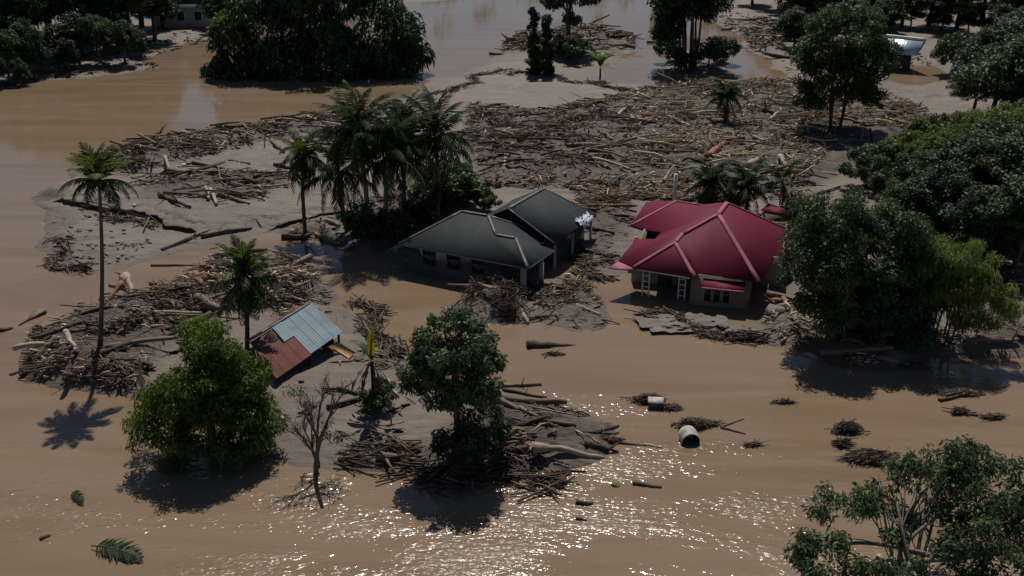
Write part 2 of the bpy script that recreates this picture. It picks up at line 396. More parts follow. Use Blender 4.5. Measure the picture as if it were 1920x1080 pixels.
# the scarp where the upper mud shelf has broken off
SC = polyw([(62,372),(105,386),(160,394),(230,408),(300,425),(345,440),(385,447),(450,432),(540,428),(600,412),(650,408)])
ds = segdist(SC, XX, YY, False)
SHELF = polyw([(62,372),(105,386),(160,394),(230,408),(300,425),(345,440),(385,447),(450,432),(540,428),(600,412),(650,408),(650,330),(400,300),(200,300),(110,345)])
dsh = sdist(SHELF, XX, YY)
HH = HH + sstep(0.0, 1.3, dsh) * 0.62 * np.exp(-ds / 9.0)
HH = np.where(farland, HH + np.clip((np.maximum(YY - 330, np.abs(XX) - 330)) / 40, 0, 6), HH)
ny, nx = XX.shape
def gh(x, y):
    i = int(np.clip(np.searchsorted(GX, x) - 1, 0, nx - 2)); j = int(np.clip(np.searchsorted(GY, y) - 1, 0, ny - 2))
    a = (x - GX[i]) / (GX[i + 1] - GX[i]); b = (y - GY[j]) / (GY[j + 1] - GY[j])
    return float((HH[j, i] * (1 - a) + HH[j, i + 1] * a) * (1 - b) + (HH[j + 1, i] * (1 - a) + HH[j + 1, i + 1] * a) * b)
def ghv(x, y):
    i = np.clip(np.searchsorted(GX, x) - 1, 0, nx - 2); j = np.clip(np.searchsorted(GY, y) - 1, 0, ny - 2)
    a = (x - GX[i]) / (GX[i + 1] - GX[i]); b = (y - GY[j]) / (GY[j + 1] - GY[j])
    return (HH[j, i] * (1 - a) + HH[j, i + 1] * a) * (1 - b) + (HH[j + 1, i] * (1 - a) + HH[j + 1, i + 1] * a) * b
def ground(px, py):
    p = at(px, py, 0)
    for _ in range(2): p = at(px, py, max(gh(p[0], p[1]), 0))
    return p
idx = np.arange(ny * nx).reshape(ny, nx)
Q = np.stack([idx[:-1, :-1], idx[:-1, 1:], idx[1:, 1:], idx[1:, :-1]], -1).reshape(-1, 4)
tag(obj('ground', mesh('ground', np.stack([XX, YY, HH], -1).reshape(-1, 3), [Q], M_mud, LIT.ravel(), True)), 'grey brown river mud flats and banks', None, None, 'structure')
wv = [(-2500, -300, 0), (2500, -300, 0), (2500, 3500, 0), (-2500, 3500, 0)]
tag(obj('flood_water', mesh('flood_water', wv, [[[0, 1, 2, 3]]], M_water)), 'brown muddy flood water', None, None, 'structure')

# the broken lip of the upper mud shelf, undercut by the flood
def scarp(pts, top, name, label):
    P = polyw(pts); seg = np.linalg.norm(np.diff(P, axis=0), axis=1); cs = np.concatenate([[0], np.cumsum(seg)]); n = int(cs[-1] / .22); t = np.linspace(0, cs[-1], n)
    X = np.interp(t, cs, P[:, 0]); Y = np.interp(t, cs, P[:, 1]); r = np.random.default_rng(8)
    dr = np.stack([np.gradient(X), np.gradient(Y)], -1); dr /= np.linalg.norm(dr, axis=1, keepdims=True); nr = np.stack([dr[:, 1], -dr[:, 0]], -1); nr *= np.where(nr[:, 1] > 0, -1, 1)[:, None]
    jag = (fbm(t * .7, t * 0 + 3, 4, 5) - .45) * 1.3 + r.normal(0, .05, n); base = np.stack([X, Y], -1) + nr * jag[:, None]
    fade = np.minimum(1, np.minimum(t, cs[-1] - t) / 1.5) * (.45 + .75 * fbm(t * .25, t * 0, 2, 6)); low = np.maximum(ghv(base[:, 0], base[:, 1]), 0)
    rows = []
    for off, z in ((-1.9, None), (-.5, top * .96), (.05, top), (.12, top - .10), (-.12, top * .45), (-.30, -.15)):
        q = base + nr * (off * (1 if off > -1 else 1) + r.normal(0, .03, n)[:, None]); zz = (ghv(q[:, 0], q[:, 1]) + .01) if z is None else low + z * fade + r.normal(0, .015, n)
        rows.append(np.stack([q[:, 0], q[:, 1], zz], -1))
    V = np.stack(rows, 1).reshape(-1, 3); k = len(rows); ii = np.arange(n - 1)[:, None] * k + np.arange(k - 1)[None]
    Q = np.stack([ii, ii + 1, ii + k + 1, ii + k], -1).reshape(-1, 4)
    tag(obj(name, mesh(name, V, [Q], M_mud, np.zeros(len(V)), False)), label, None, None, 'structure')
scarp([(100,384),(130,390),(160,394),(230,408),(300,425),(345,440),(388,449)], .62, 'mud_scarp', 'dark undercut edge of the upper mud shelf')
scarp([(500,436),(540,428),(600,412),(652,406)], .40, 'mud_scarp', 'short undercut mud edge behind the drooping palm')

# ------------------------------------------------------------------ houses
M_redroof = roof_material('crimson_roof', (0.138, 0.013, 0.035), (0.112, 0.015, 0.031), 0.65, pitch=0.22, courses=0.38, var=0.14, spec=0.12)
M_redcap = plain_material('faded_red_ridge', (0.30, 0.085, 0.125), 0.7, 0.15, 3.0)
M_blackroof = roof_material('charcoal_roof', (0.036, 0.041, 0.043), (0.026, 0.030, 0.031), 0.75, pitch=0.22, courses=0.38, var=0.3, spec=0.15)
M_blackcap = plain_material('grey_ridge', (0.105, 0.108, 0.108), 0.5, 0.3, 4.0)
M_darkwall = plain_material('dark_wall', (0.055, 0.058, 0.060), 0.8, 0.25, 1.2)
M_tanwall = plain_material('cream_wall', (0.25, 0.205, 0.145), 0.85, 0.22, 1.0)
M_pillar = plain_material('pale_concrete', (0.34, 0.35, 0.35), 0.8, 0.2, 2.0)
M_white = plain_material('white_paint', (0.72, 0.70, 0.67), 0.6, 0.12, 4.0)
M_dirtywhite = plain_material('dirty_white_plastic', (0.46, 0.43, 0.38), 0.55, 0.45, 2.5)
M_glass = plain_material('dark_glass', (0.012, 0.014, 0.016), 0.12, 0.1, 1.0, spec=0.5)
M_bluetarp = plain_material('pale_blue_sheet', (0.50, 0.58, 0.68), 0.5, 0.3, 2.0, bmp=0.1)
M_slab = plain_material('grey_concrete', (0.150, 0.134, 0.114), 0.85, 0.25, 1.2, bmp=0.05)

def W(px, py, z): return tuple(at(px, py, z))
def roof_mesh(name, faces, th, m):
    """faces: list of corner lists; the first edge of each lies along the eave (sets the run of the ribs)"""
    g = Geo().slab([list(f) for f in faces], th)
    V = np.concatenate(g.V)
    fl = [np.concatenate(f) for f in g.F.values()]
    uv = []
    for f in fl:
        for r in f:
            P = V[r]; nrm = np.zeros(3)
            for i in range(len(P)): nrm += np.cross(P[i], P[(i + 1) % len(P)])
            nrm /= np.linalg.norm(nrm) + 1e-9
            u = np.cross((0, 0, 1.0), nrm); lu = np.linalg.norm(u)
            u = u / lu if lu > 1e-4 else np.array((1.0, 0, 0))
            v = np.cross(nrm, u)
            uv.append(np.stack([P @ u, P @ v], -1))
    return mesh(name, V, fl, m, None, False, np.concatenate(uv))
def cap_mesh(name, a, b, r, m, lift=0.05):
    a = np.array(a, float); b = np.array(b, float); a[2] += lift; b[2] += lift
    n = 9; t = np.linspace(0, 1, n)[:, None]
    return Geo().tube(a * (1 - t) + b * t, r * (1 + 0.06 * np.sin(np.arange(n) * 3.1)), 7).mesh(name, m, True)
def ridge_mesh(name, a, b, w, m, drop=0.45):
    a = np.array(a, float); b = np.array(b, float); a[2] += .045; b[2] += .045
    d = b - a; sd = np.array((-d[1], d[0], 0)); sd /= np.linalg.norm(sd) + 1e-9
    n = 7; g = Geo(); L = [a + d * t for t in np.linspace(0, 1, n)]
    polys = []
    for p, q in zip(L[:-1], L[1:]):
        l = lambda c: tuple(c + sd * w - (0, 0, w * drop)); r = lambda c: tuple(c - sd * w - (0, 0, w * drop))
        polys += [[tuple(p), tuple(q), l(q), l(p)], [r(p), r(q), tuple(q), tuple(p)]]
    return g.slab(polys, .03).mesh(name, m)
def wall_mesh(name, a, b, z0, z1, th, m):
    a = np.array(a, float); b = np.array(b, float); d = b - a; L = np.linalg.norm(d); d /= L
    ax = np.array([(d[0], d[1], 0), (-d[1], d[0], 0), (0, 0, 1)])
    c = np.array([*(a + b) / 2, (z0 + z1) / 2])
    return Geo().box(c, (L / 2, th / 2, (z1 - z0) / 2), ax).mesh(name, m)
class Frame:
    def __init__(s, o, deg): s.o = np.array(o[:2], float); a = math.radians(deg); s.u = np.array((math.cos(a), math.sin(a))); s.v = np.array((-math.sin(a), math.cos(a)))
    def p(s, u, v): return s.o + s.u * u + s.v * v
    def P(s, u, v, z): return (*s.p(u, v), z)
    def ax(s): return np.array([(*s.u, 0), (*s.v, 0), (0, 0, 1)])
def local(me, root):
    me.transform(Matrix.Translation(-root.location)); return me
def part(name, me, root, label=None):
    o = obj(name, local(me, root), root)
    if label: o['label'] = label
    return o
def sub(name, me, root, par): return obj(name, local(me, root), par)

# --- black roofed house in front
FB = Frame((-7.30, 64.61), -28.1)
hb = thing('black_roofed_house', (*FB.p(4, 3), 0), 'low flooded house under a charcoal hip roof, the nearer of the two black roofs', 'house')
zE, zR, zL = 2.0, 3.8, 3.08
A = FB.P(0, 0, zE); B0 = FB.P(9.37, 0, zE); C0 = FB.P(9.37, 3.6, zE); Cm = FB.P(8.1, 3.6, zE); Bk = FB.P(8.1, 6, zE); Ak = FB.P(0, 6, zE)
D = FB.P(3.0, 3, zR); E_ = FB.P(4.95, 3, zR); F_ = FB.P(6.15, 1.8, zL); G_ = FB.P(7.57, 1.8, zL)
r = part('roof', roof_mesh('black_roof', [[A, B0, G_, F_, E_, D], [Ak, A, D], [Bk, Ak, D, E_], [B0, C0, G_], [C0, Cm, F_, G_], [Cm, Bk, E_, F_]], 0.14, M_blackroof), hb)
for a, b in ((A, D), (D, E_), (E_, F_), (F_, G_), (G_, B0), (E_, Bk), (D, Ak)):
    sub('ridge_cap', ridge_mesh('ridge_cap', a, b, 0.11, M_blackcap, .5), hb, r)
for a, b in ((A, B0), (B0, C0)):
    sub('fascia', cap_mesh('fascia', a, b, 0.05, M_blackcap, -0.09), hb, r)
for a, b in (((0.45, 0.45), (7.2, 0.45)), ((0.45, 0.53), (0.45, 5.6)), ((7.12, 0.53), (7.12, 5.6)), ((0.53, 5.6), (7.04, 5.6))):
    part('wall', wall_mesh('wall', FB.p(*a), FB.p(*b), -1.4, 1.93, 0.15, M_darkwall), hb)
for u, v in ((8.75, 0.6), (8.75, 3.0)):
    part('pillar', Geo().box(FB.P(u, v, 0.3), (0.14, 0.14, 1.64), FB.ax()).mesh('pillar', M_pillar), hb)
part('awning', Geo().slab([[FB.P(-0.95, 0.1, 1.35), FB.P(0.4, 0.1, 1.85), FB.P(0.4, 2.6, 1.85), FB.P(-0.95, 2.6, 1.35)]], 0.05).mesh('awning', M_blackcap), hb)
for u in (1.6, 3.4, 5.2):
    w = part('window', wall_mesh('window', FB.p(u, 0.35), FB.p(u + 1.0, 0.35), 0.75, 1.7, 0.06, M_darkwall), hb)
    sub('pane', wall_mesh('pane', FB.p(u + 0.08, 0.31), FB.p(u + 0.92, 0.31), 0.83, 1.62, 0.05, M_glass), hb, w)
# --- black roofed house behind it
hr = thing('black_roofed_house', (*FB.p(5.6, 8.5), 0), 'gable ended charcoal roofed house behind the other black roof, torn sheet on its eave', 'house')
R0 = FB.P(5.6, 4.45, 3.95); R1 = FB.P(5.6, 9.6, 3.95)
e0 = FB.P(8.85, 4.7, 2.0); e1 = FB.P(8.85, 11.4, 2.0); l0 = FB.P(2.2, 4.7, 2.05); l1 = FB.P(2.2, 11.4, 2.05)
r = part('roof', roof_mesh('black_roof', [[e0, e1, R1, R0], [l1, l0, R0, R1], [e1, l1, R1]], 0.13, M_blackroof), hr)
for a, b in ((R0, R1), (R1, e1), (R1, l1), (R0, l0), (R0, e0)): sub('ridge_cap', ridge_mesh('ridge_cap', a, b, 0.13 if b is R1 else 0.07, M_blackcap, .5), hr, r)
ga, gb, gc = FB.P(2.7, 4.72, 2.15), FB.P(8.3, 4.72, 2.15), FB.P(5.6, 4.72, 3.72)
part('gable', Geo().slab([[ga, gb, gc]], 0.02).mesh('gable', M_darkwall), hr)
for a, b in (((2.8, 6.3), (8.1, 6.3)), ((8.1, 6.38), (8.1, 10.9)), ((2.8, 6.38), (2.8, 10.9)), ((2.88, 10.9), (8.02, 10.9))):
    part('wall', wall_mesh('wall', FB.p(*a), FB.p(*b), -1.4, 2.05, 0.15, M_darkwall), hr)
for u, v in ((8.6, 5.3), (8.6, 8.0), (8.6, 11.0)): part('pillar', Geo().box(FB.P(u, v, 0.3), (0.07, 0.07, 1.66), FB.ax()).mesh('pillar', M_pillar), hr)
rng = np.random.default_rng(5)
nv = 9
gu, gv = np.meshgrid(np.linspace(8.45, 9.0, nv), np.linspace(8.6, 10.6, nv))
gz = 2.16 + (8.85 - gu) * 0.6 + rng.normal(0, 0.07, gu.shape); gz[:, -1] -= 0.10
vv = np.array([FB.P(a, b, c) for a, b, c in zip(gu.ravel(), gv.ravel(), gz.ravel())]); ii = np.arange(nv * nv).reshape(nv, nv)
qq = np.stack([ii[:-1, :-1], ii[:-1, 1:], ii[1:, 1:], ii[1:, :-1]], -1).reshape(-1, 4)[rng.random(64) > 0.2]
o = obj('torn_sheet', mesh('torn_sheet', np.concatenate([vv, vv - (0, 0, 0.03)]), [qq, qq[:, ::-1] + nv * nv], M_bluetarp)); tag(o, 'torn pale blue white sheet caught on the right eave of the rear black roof', 'sheet')

# --- crimson roofed house
FR = Frame((5.98, 60.38), -15.3)
hc = thing('red_roofed_house', (*FR.p(5, 4), 0), 'house with a crimson hip roof and cream walls, flooded up to its window sills', 'house')
a0 = W(1187, 500, 2.0); a1 = W(1303, 518, 2.0); Qp = W(1266, 453, 3.25); Rp = W(1280, 437, 3.55)
m0 = W(1310, 510, 2.05); bb = W(1423, 527, 2.0); Pp = W(1347, 400, 4.55); P2 = W(1363, 379, 4.55)
bn = W(1452, 483, 2.05); rc = W(1486, 488, 1.95); rb = W(1480, 425, 2.0)
lw = W(1160, 488, 2.0); n1 = W(1192, 448, 2.1); n2 = W(1228, 448, 2.45); n3 = W(1240, 435, 2.55); n4 = W(1205, 430, 2.2)
ww = W(1183, 422, 2.0); tt = W(1268, 376, 3.15); t2 = W(1312, 384, 3.15); wb = FR.P(0.1, 13.6, 2.0); bl = FR.P(5.0, 14.0, 2.0)
def on_plane(px, py, p0, p1, p2):
    p0, p1, p2 = (np.array(q, float) for q in (p0, p1, p2)); n = np.cross(p1 - p0, p2 - p0); c = np.array((0, 0, CAMH)); d = at(px, py, 0) - c
    return tuple(c + d * (n @ (p0 - c)) / (n @ d))
bn = on_plane(1452, 483, bb, Pp, P2); rc = on_plane(1488, 487, bb, Pp, P2); rb = on_plane(1474, 428, bb, Pp, P2)
n1 = on_plane(1192, 448, lw, Rp, Pp); n2 = on_plane(1228, 448, lw, Rp, Pp)
n3 = on_plane(1240, 435, ww, tt, t2); n4 = on_plane(1205, 430, ww, tt, t2)
faces = [[a0, a1, Qp], [a1, m0, Rp, Qp], [m0, bb, Pp, Rp], [bb, bn, Pp], [bn, rc, P2, Pp], [rc, rb, P2],
         [lw, a0, Qp, Rp], [n1, lw, Rp, n2], [n2, Rp, Pp, n3], [n3, Pp, P2, t2], [ww, n4, n3], [ww, n3, t2, tt], [wb, ww, tt], [bl, wb, tt, t2], [rb, bl, P2], [bl, t2, P2]]
r = part('roof', roof_mesh('red_roof', faces, 0.12, M_redroof), hc)
for a, b, w in ((Pp, P2, .13), (Pp, bb, .13), (Pp, Rp, .13), (Rp, Qp, .13), (Qp, a0, .13), (Qp, a1, .13), (ww, tt, .10), (tt, t2, .07), (P2, rb, .09)):
    sub('ridge_cap', ridge_mesh('ridge_cap', a, b, w * 1.15, M_redcap, .35), hc, r)
ad = W(1140, 503, 1.75); ae = W(1186, 507, 1.8)
part('awning', Geo().slab([[ad, ae, tuple(np.array(a0) - (0, 0, .06)), tuple(np.array(lw) - (0, 0, .06))]], 0.05).mesh('awning', M_redcap), hc, 'faded pink sheet over the left corner')
for a, b in (((4.9, 0.27), (8.23, 0.27)), ((8.23, 0.35), (8.23, 4.3)), ((0.9, 3.0), (4.82, 3.0)), ((0.9, 3.08), (0.9, 11.5)), ((8.31, 4.5), (10.0, 4.5)), ((10.0, 4.58), (10.0, 11.3)), ((4.9, 0.35), (4.9, 2.92)), ((0.9, 11.5), (10.0, 11.5))):
    part('wall', wall_mesh('wall', FR.p(*a), FR.p(*b), -1.4, 1.96, 0.15, M_tanwall), hc)
for px in (1325, 1343.5, 1361):
    p0 = np.array(at(px, 553, 0.95)[:2]); u0 = (p0 - FR.o) @ FR.u
    w = part('window', wall_mesh('window', FR.p(u0 - 0.24, 0.17), FR.p(u0 + 0.24, 0.17), 0.28, 1.28, 0.07, M_pillar), hc)
    sub('pane', wall_mesh('pane', FR.p(u0 - 0.18, 0.125), FR.p(u0 + 0.18, 0.125), 0.34, 1.22, 0.05, M_glass), hc, w)
w0 = (at(1318, 530, 1.5)[:2] - FR.o) @ FR.u; w1 = (at(1396, 545, 1.5)[:2] - FR.o) @ FR.u
can = part('canopy', Geo().slab([[FR.P(w0, -0.55, 1.42), FR.P(w1, -0.55, 1.42), FR.P(w1, 0.18, 1.75), FR.P(w0, 0.18, 1.75)]], 0.06).mesh('canopy', M_redroof), hc)
sub('canopy_edge', cap_mesh('canopy_edge', FR.P(w0, -0.57, 1.42), FR.P(w1, -0.57, 1.42), 0.06, M_redcap, 0), hc, can)
part('porch_beam', Geo().tube([np.array(a0) - (-.3, -.25, .22), np.array(a1) - (.25, -.3, .22)], 0.09, 4).mesh('porch_beam', M_white), hc)
for px, py in ((1212, 545), (1276, 561)):
    b0 = at(px, py, 0.2)[:2]; uu = (b0 - FR.o) @ FR.u; vq = 0.75
    pl = Geo()
    for du in (-0.2, 0.2): pl.tube([FR.P(uu + du, vq, -1.3), FR.P(uu + du, vq, 1.8)], 0.05, 4)
    post = part('porch_pillar', pl.mesh('porch_pillar', M_white), hc)
    for z in np.arange(-0.1, 1.75, 0.36):
        sub('rung', Geo().tube([FR.P(uu - 0.2, vq, z), FR.P(uu + 0.2, vq, z)], 0.04, 4).mesh('rung', M_white), hc, post)
part('notch_shade_panel', Geo().slab([[FR.P(.2, 5.0, 1.1), FR.P(3.2, 5.0, 1.1), FR.P(3.2, 8.2, 1.1), FR.P(.2, 8.2, 1.1)]], .1).mesh('notch_shade_panel', M_glass), hc)  # dark panel added under the roof notch, its colour stands in for shade
part('door', wall_mesh('door', FR.p(2.5, 2.9), FR.p(3.4, 2.9), -0.6, 1.5, 0.06, M_darkwall), hc)
# small red shed roof behind
hs = thing('outhouse', (*at(1452, 405, 0)[:2], 0), 'little outhouse with a flat crimson roof between the palm trunks behind the big red roof', 'outhouse')
q = [W(1427, 393, 1.6), W(1470, 404, 1.5), W(1481, 394, 1.8), W(1441, 381, 1.9)]
part('roof', roof_mesh('red_roof', [q], 0.08, M_redroof), hs)
for a, b in ((0, 1), (1, 2), (2, 3), (3, 0)): part('wall', wall_mesh('wall', 0.9 * np.array(q[a][:2]) + 0.1 * np.mean([c[:2] for c in q], 0), 0.9 * np.array(q[b][:2]) + 0.1 * np.mean([c[:2] for c in q], 0), -0.3, 1.4, 0.06, M_tanwall), hs)
g0 = ground(1262, 402)
o = tag(obj('white_post', Geo().tube([(g0[0], g0[1], g0[2] - .4), (g0[0] + .02, g0[1], g0[2] + 1.6), (g0[0] + .03, g0[1], g0[2] + 3.1)], (0.14, 0.13, 0.12), 8).mesh('white_post', M_white)), 'short white post standing behind the left wing of the crimson roof', 'post')

# --- collapsed shack with patched roof
M_bluesheet = roof_material('blue_grey_sheet', (0.140, 0.212, 0.255), (0.085, 0.125, 0.148), 0.5, streak=0.1, pitch=0.24, dist=0.0, var=0.25, spec=0.4)
M_rustsheet = roof_material('rusted_sheet', (0.150, 0.045, 0.030), (0.075, 0.036, 0.028), 0.7, streak=0.1, pitch=0.24, dist=0.0, var=0.35, spec=0.25)
M_brownsheet = roof_material('muddy_brown_sheet', (0.115, 0.052, 0.042), (0.07, 0.04, 0.034), 0.7, streak=0.1, pitch=0.24, dist=0.0, var=0.3, spec=0.25)
M_tansheet = roof_material('tan_sheet', (0.36, 0.20, 0.085), (0.22, 0.115, 0.05), 0.7, pitch=0.2, dist=0.03)
sh = thing('shack', (-11.0, 50.2, 0), 'collapsed shack with a roof patched from rust red and pale blue metal sheets', 'shack')
rt = np.array(W(581, 571, 2.2)); rl = np.array(W(467, 641, 1.8)); er = np.array(W(641, 626, 1.15)); _c = np.array((0, 0, CAMH)); _n = np.cross(rt - rl, er - rl); _d = at(520, 708, 0) - _c; el = _c + _d * (_n @ (rl - _c)) / (_n @ _d)
# slope plane: ridge rl..rt, eave el..er ; s along the ridge, t down the slope
def sp(s, t, lift=0.0):
    a = rl + (rt - rl) * s; b = el + (er - el) * s
    p = a + (b - a) * t; return tuple(p + (0, 0, lift))
def corrugated(f, s0, s1, t0, t1, m, lift=0.0):
    n = 36; a = np.linspace(s0, s1, n); A = np.array([f(x, t0, lift) for x in a]); Bq = np.array([f(x, t1, lift) for x in a])
    nr = np.cross(A[-1] - A[0], Bq[0] - A[0]); nr /= np.linalg.norm(nr); nr *= np.sign(nr[2]); L = np.linalg.norm(A[-1] - A[0])
    wv = .013 * np.sin(np.linspace(0, 2 * np.pi * round(L / .15), n))[:, None] * nr
    V = np.concatenate([A + wv, Bq + wv, A + wv - nr * .006, Bq + wv - nr * .006]); i = np.arange(n - 1)
    q = np.stack([i, i + 1, i + n + 1, i + n], -1); fl = [q, q[:, ::-1] + 2 * n]
    Q = np.concatenate(fl); return mesh('roof_sheet', V, [Q], m, None, True, np.stack([V[Q.ravel()] @ ((A[-1] - A[0]) / L), V[Q.ravel()] @ ((Bq[0] - A[0]) / np.linalg.norm(Bq[0] - A[0]))], -1))
def sheet(root, s0, s1, t0, t1, lift, m, nm='roof_sheet', f=sp, label=None):
    return part(nm, corrugated(f, s0, s1, t0, t1, m, lift), root, label)
for i in range(3):
    sheet(sh, 0.0 + i * 0.17, 0.165 + i * 0.17, 0.02, 0.5, 0.0 + 0.006 * i, M_brownsheet)
for i in range(4):
    sheet(sh, -0.02 + i * 0.13, 0.115 + i * 0.13, 0.46, 1.02, 0.04 + 0.006 * i, M_rustsheet)
for i in range(4):
    sheet(sh, 0.50 + i * 0.128, 0.632 + i * 0.128, 0.0, 1.0, 0.075 + 0.007 * i, M_bluesheet, label='pale blue sheet of the roof')
sheet(sh, 0.35, 0.505, 0.02, 0.46, 0.10, M_bluesheet, label='pale blue sheet of the roof')
bk = np.array(W(560, 566, 1.6)); bkl = np.array(W(458, 632, 1.25))
def bp(s, t, lift=0.0): return tuple((bkl + (bk - bkl) * s) * t + (rl + (rt - rl) * s) * (1 - t) + np.array((-0.05, 0.08, lift)))
for i in range(5): part('roof_sheet', roof_mesh('roof_sheet', [[bp(0.2 * i, 0, 0.02), bp(0.2 * i + 0.19, 0, 0.02), bp(0.2 * i + 0.19, 1, -0.3), bp(0.2 * i, 1, -0.3)]], 0.025, M_brownsheet), sh)
part('ridge_cap', cap_mesh('ridge_cap', rl, rt, 0.07, M_blackcap, 0.08), sh)
for s, t in ((0.04, 0.95), (0.97, 0.95), (0.97, 0.1), (0.5, 0.95)):
    p = np.array(sp(s, t)); part('post', Geo().tube([(p[0], p[1], -0.3), p - (0, 0, 0.06)], 0.07, 6).mesh('post', M_dark), sh)
p, q2 = np.array(sp(0.04, 0.9)), np.array(sp(0.52, 0.9)); part('wall', wall_mesh('wall', p[:2], q2[:2], -0.3, 0.36, 0.05, M_dark), sh)
part('wall', wall_mesh('wall', np.array(sp(0.93, 0.15))[:2], np.array(sp(0.93, 0.85))[:2], -0.3, 0.95, 0.05, M_dark), sh)
tp = [W(613, 650, 1.0), W(655, 674, 0.35), W(668, 662, 0.5), W(632, 640, 1.25)]
o = thing('loose_sheet', np.mean(tp, 0) * (1, 1, 0), 'tan brown sheet hanging down beside the blue corner of the shack roof', 'sheet'); part('panel', roof_mesh('panel', [tp], 0.03, M_tansheet), o)

# --- shed with a bright metal roof, far right
M_bright = roof_material('bright_metal', (0.50, 0.56, 0.60), (0.34, 0.40, 0.44), 0.32, metal=0.35, pitch=0.5, dist=0.04, var=0.25)
fs = ground(1700, 112); sd_ = thing('shed', (fs[0], fs[1], 0), 'shed with a shiny pale metal roof half hidden by trees at the far bank', 'shed')
s0, s1, s2, s3 = W(1655, 100, 2.2), W(1720, 103, 2.2), W(1737, 75, 4.0), W(1662, 67, 4.0)
bk2 = [tuple(np.array(s3) + (-.5, 4.5, -1.6)), tuple(np.array(s2) + (-.5, 4.5, -1.6))]
r = part('roof', roof_mesh('metal_roof', [[s0, s1, s2, s3], [s3, s2, bk2[1], bk2[0]]], 0.1, M_bright), sd_)
sub('ridge_cap', cap_mesh('ridge_cap', s3, s2, 0.16, M_white), sd_, r)
part('wall', wall_mesh('wall', np.array(s0[:2]) + (.5, .6), np.array(s1[:2]) + (-.5, .6), -0.5, 2.2, 0.12, M_darkwall), sd_)
part('wall', wall_mesh('wall', np.array(s1[:2]) + (-.5, .7), np.array(bk2[1][:2]) + (-.6, -.6), -0.5, 2.2, 0.12, M_darkwall), sd_)
# --- pale building among the trees, far left bank
gl = ground(352, 52); hp = thing('pale_house', (gl[0], gl[1], 0), 'pale walled building glimpsed between the trees on the far left bank', 'house')
FP = Frame((gl[0] - 5.5, gl[1]), 4)
part('wall', wall_mesh('wall', FP.p(0, 0), FP.p(8.5, 0), -0.5, 4.2, 0.2, M_pillar), hp); part('wall', wall_mesh('wall', FP.p(8.5, .1), FP.p(8.5, 7), -0.5, 4.2, 0.2, M_pillar), hp)
r = part('roof', roof_mesh('grey_roof', [[FP.P(-.6, -.6, 4.1), FP.P(9.1, -.6, 4.1), FP.P(9.1, 3.5, 6.3), FP.P(-.6, 3.5, 6.3)], [FP.P(9.1, 7.6, 4.1), FP.P(-.6, 7.6, 4.1), FP.P(-.6, 3.5, 6.3), FP.P(9.1, 3.5, 6.3)]], 0.12, M_blackroof), hp)
for u in (1.2, 4.0, 6.6):
    w = part('window', wall_mesh('window', FP.p(u, -.12), FP.p(u + 1.2, -.12), 1.4, 2.9, .08, M_white), hp); sub('pane', wall_mesh('pane', FP.p(u + .1, -.18), FP.p(u + 1.1, -.18), 1.5, 2.8, .05, M_glass), hp, w)
# ------------------------------------------------------------------ trees and palms
def leaves(rng, centers, radii, per, L, Wd, up=0.5, droop=0.25, tone_sd=0.16, flat=0.85, tones=None):
    """leaf-shaped quads spread through clumps; each clump has its own tone (young and old growth)"""
    centers = np.asarray(centers, float); n = len(centers); radii = np.broadcast_to(np.asarray(radii, float), (n,))
    cnt = np.maximum(3, (per * (radii / radii.mean()) ** 2).astype(int))
    ci = np.repeat(np.arange(n), cnt); m = len(ci)
    d = rng.normal(size=(m, 3)); d /= np.linalg.norm(d, axis=1, keepdims=True)
    r = rng.random(m) ** 0.42
    off = d * r[:, None] * radii[ci][:, None]; off[:, 2] *= flat
    P = centers[ci] + off
    nrm = d * 0.55 + rng.normal(size=(m, 3)) * 0.65; nrm[:, 2] += up
    nrm /= np.linalg.norm(nrm, axis=1, keepdims=True)
    t = d + rng.normal(size=(m, 3)) * 0.7; t[:, 2] -= droop
    t -= nrm * (t * nrm).sum(1, keepdims=True); t /= np.linalg.norm(t, axis=1, keepdims=True) + 1e-9
    b = np.cross(nrm, t)
    l = L * rng.uniform(0.65, 1.25, m)[:, None]; w = Wd * rng.uniform(0.7, 1.2, m)[:, None]
    dz = np.array((0, 0, 1.0)) * l * droop * 0.5
    V = np.stack([P - t * l * 0.5, P + b * w * 0.5 + nrm * w * 0.12, P + t * l * 0.5 - dz, P - b * w * 0.5 + nrm * w * 0.12], 1).reshape(-1, 3)
    ct = rng.normal(0.5, tone_sd, n) if tones is None else tones
    tone = np.clip(ct[ci] + rng.normal(0, 0.14, m), 0, 1)
    q = np.arange(m * 4).reshape(-1, 4)
    return V, q, np.repeat(tone, 4)
def crown_points(rng, ell, n, shell=0.5, low=-0.6):
    """n clump centres inside/near the surface of ellipsoids (cx,cy,cz,rx,ry,rz)"""
    ell = np.asarray(ell, float); wgt = np.cbrt(ell[:, 3] * ell[:, 4] * ell[:, 5]) ** 2; wgt /= wgt.sum()
    out = []
    while len(out) < n:
        e = ell[rng.choice(len(ell), p=wgt)]
        d = rng.normal(size=3); d /= np.linalg.norm(d)
        if d[2] < low: continue
        r = shell + (1 - shell) * rng.random() ** 0.6
        out.append(e[:3] + d * r * e[3:])
    return np.array(out)
def limb_geo(rng, g, trunk_top, base_r, targets, k=5, start=0.45, trunk=None):
    for tg in targets:
        s = start + (1 - start) * rng.random()
        p0 = trunk[0] + (trunk[-1] - trunk[0]) * s if trunk is not None else trunk_top
        m = (p0 + tg) / 2 + rng.normal(0, 0.08, 3) * np.linalg.norm(tg - p0); m[2] -= 0.06 * np.linalg.norm(tg - p0)
        t = np.linspace(0, 1, 5)[:, None]
        path = p0 * (1 - t) ** 2 + 2 * m * t * (1 - t) + tg * t ** 2
        r0 = base_r * rng.uniform(0.35, 0.55)
        g.tube(path, np.linspace(r0, 0.02 + r0 * 0.12, 5), k, cap=False)
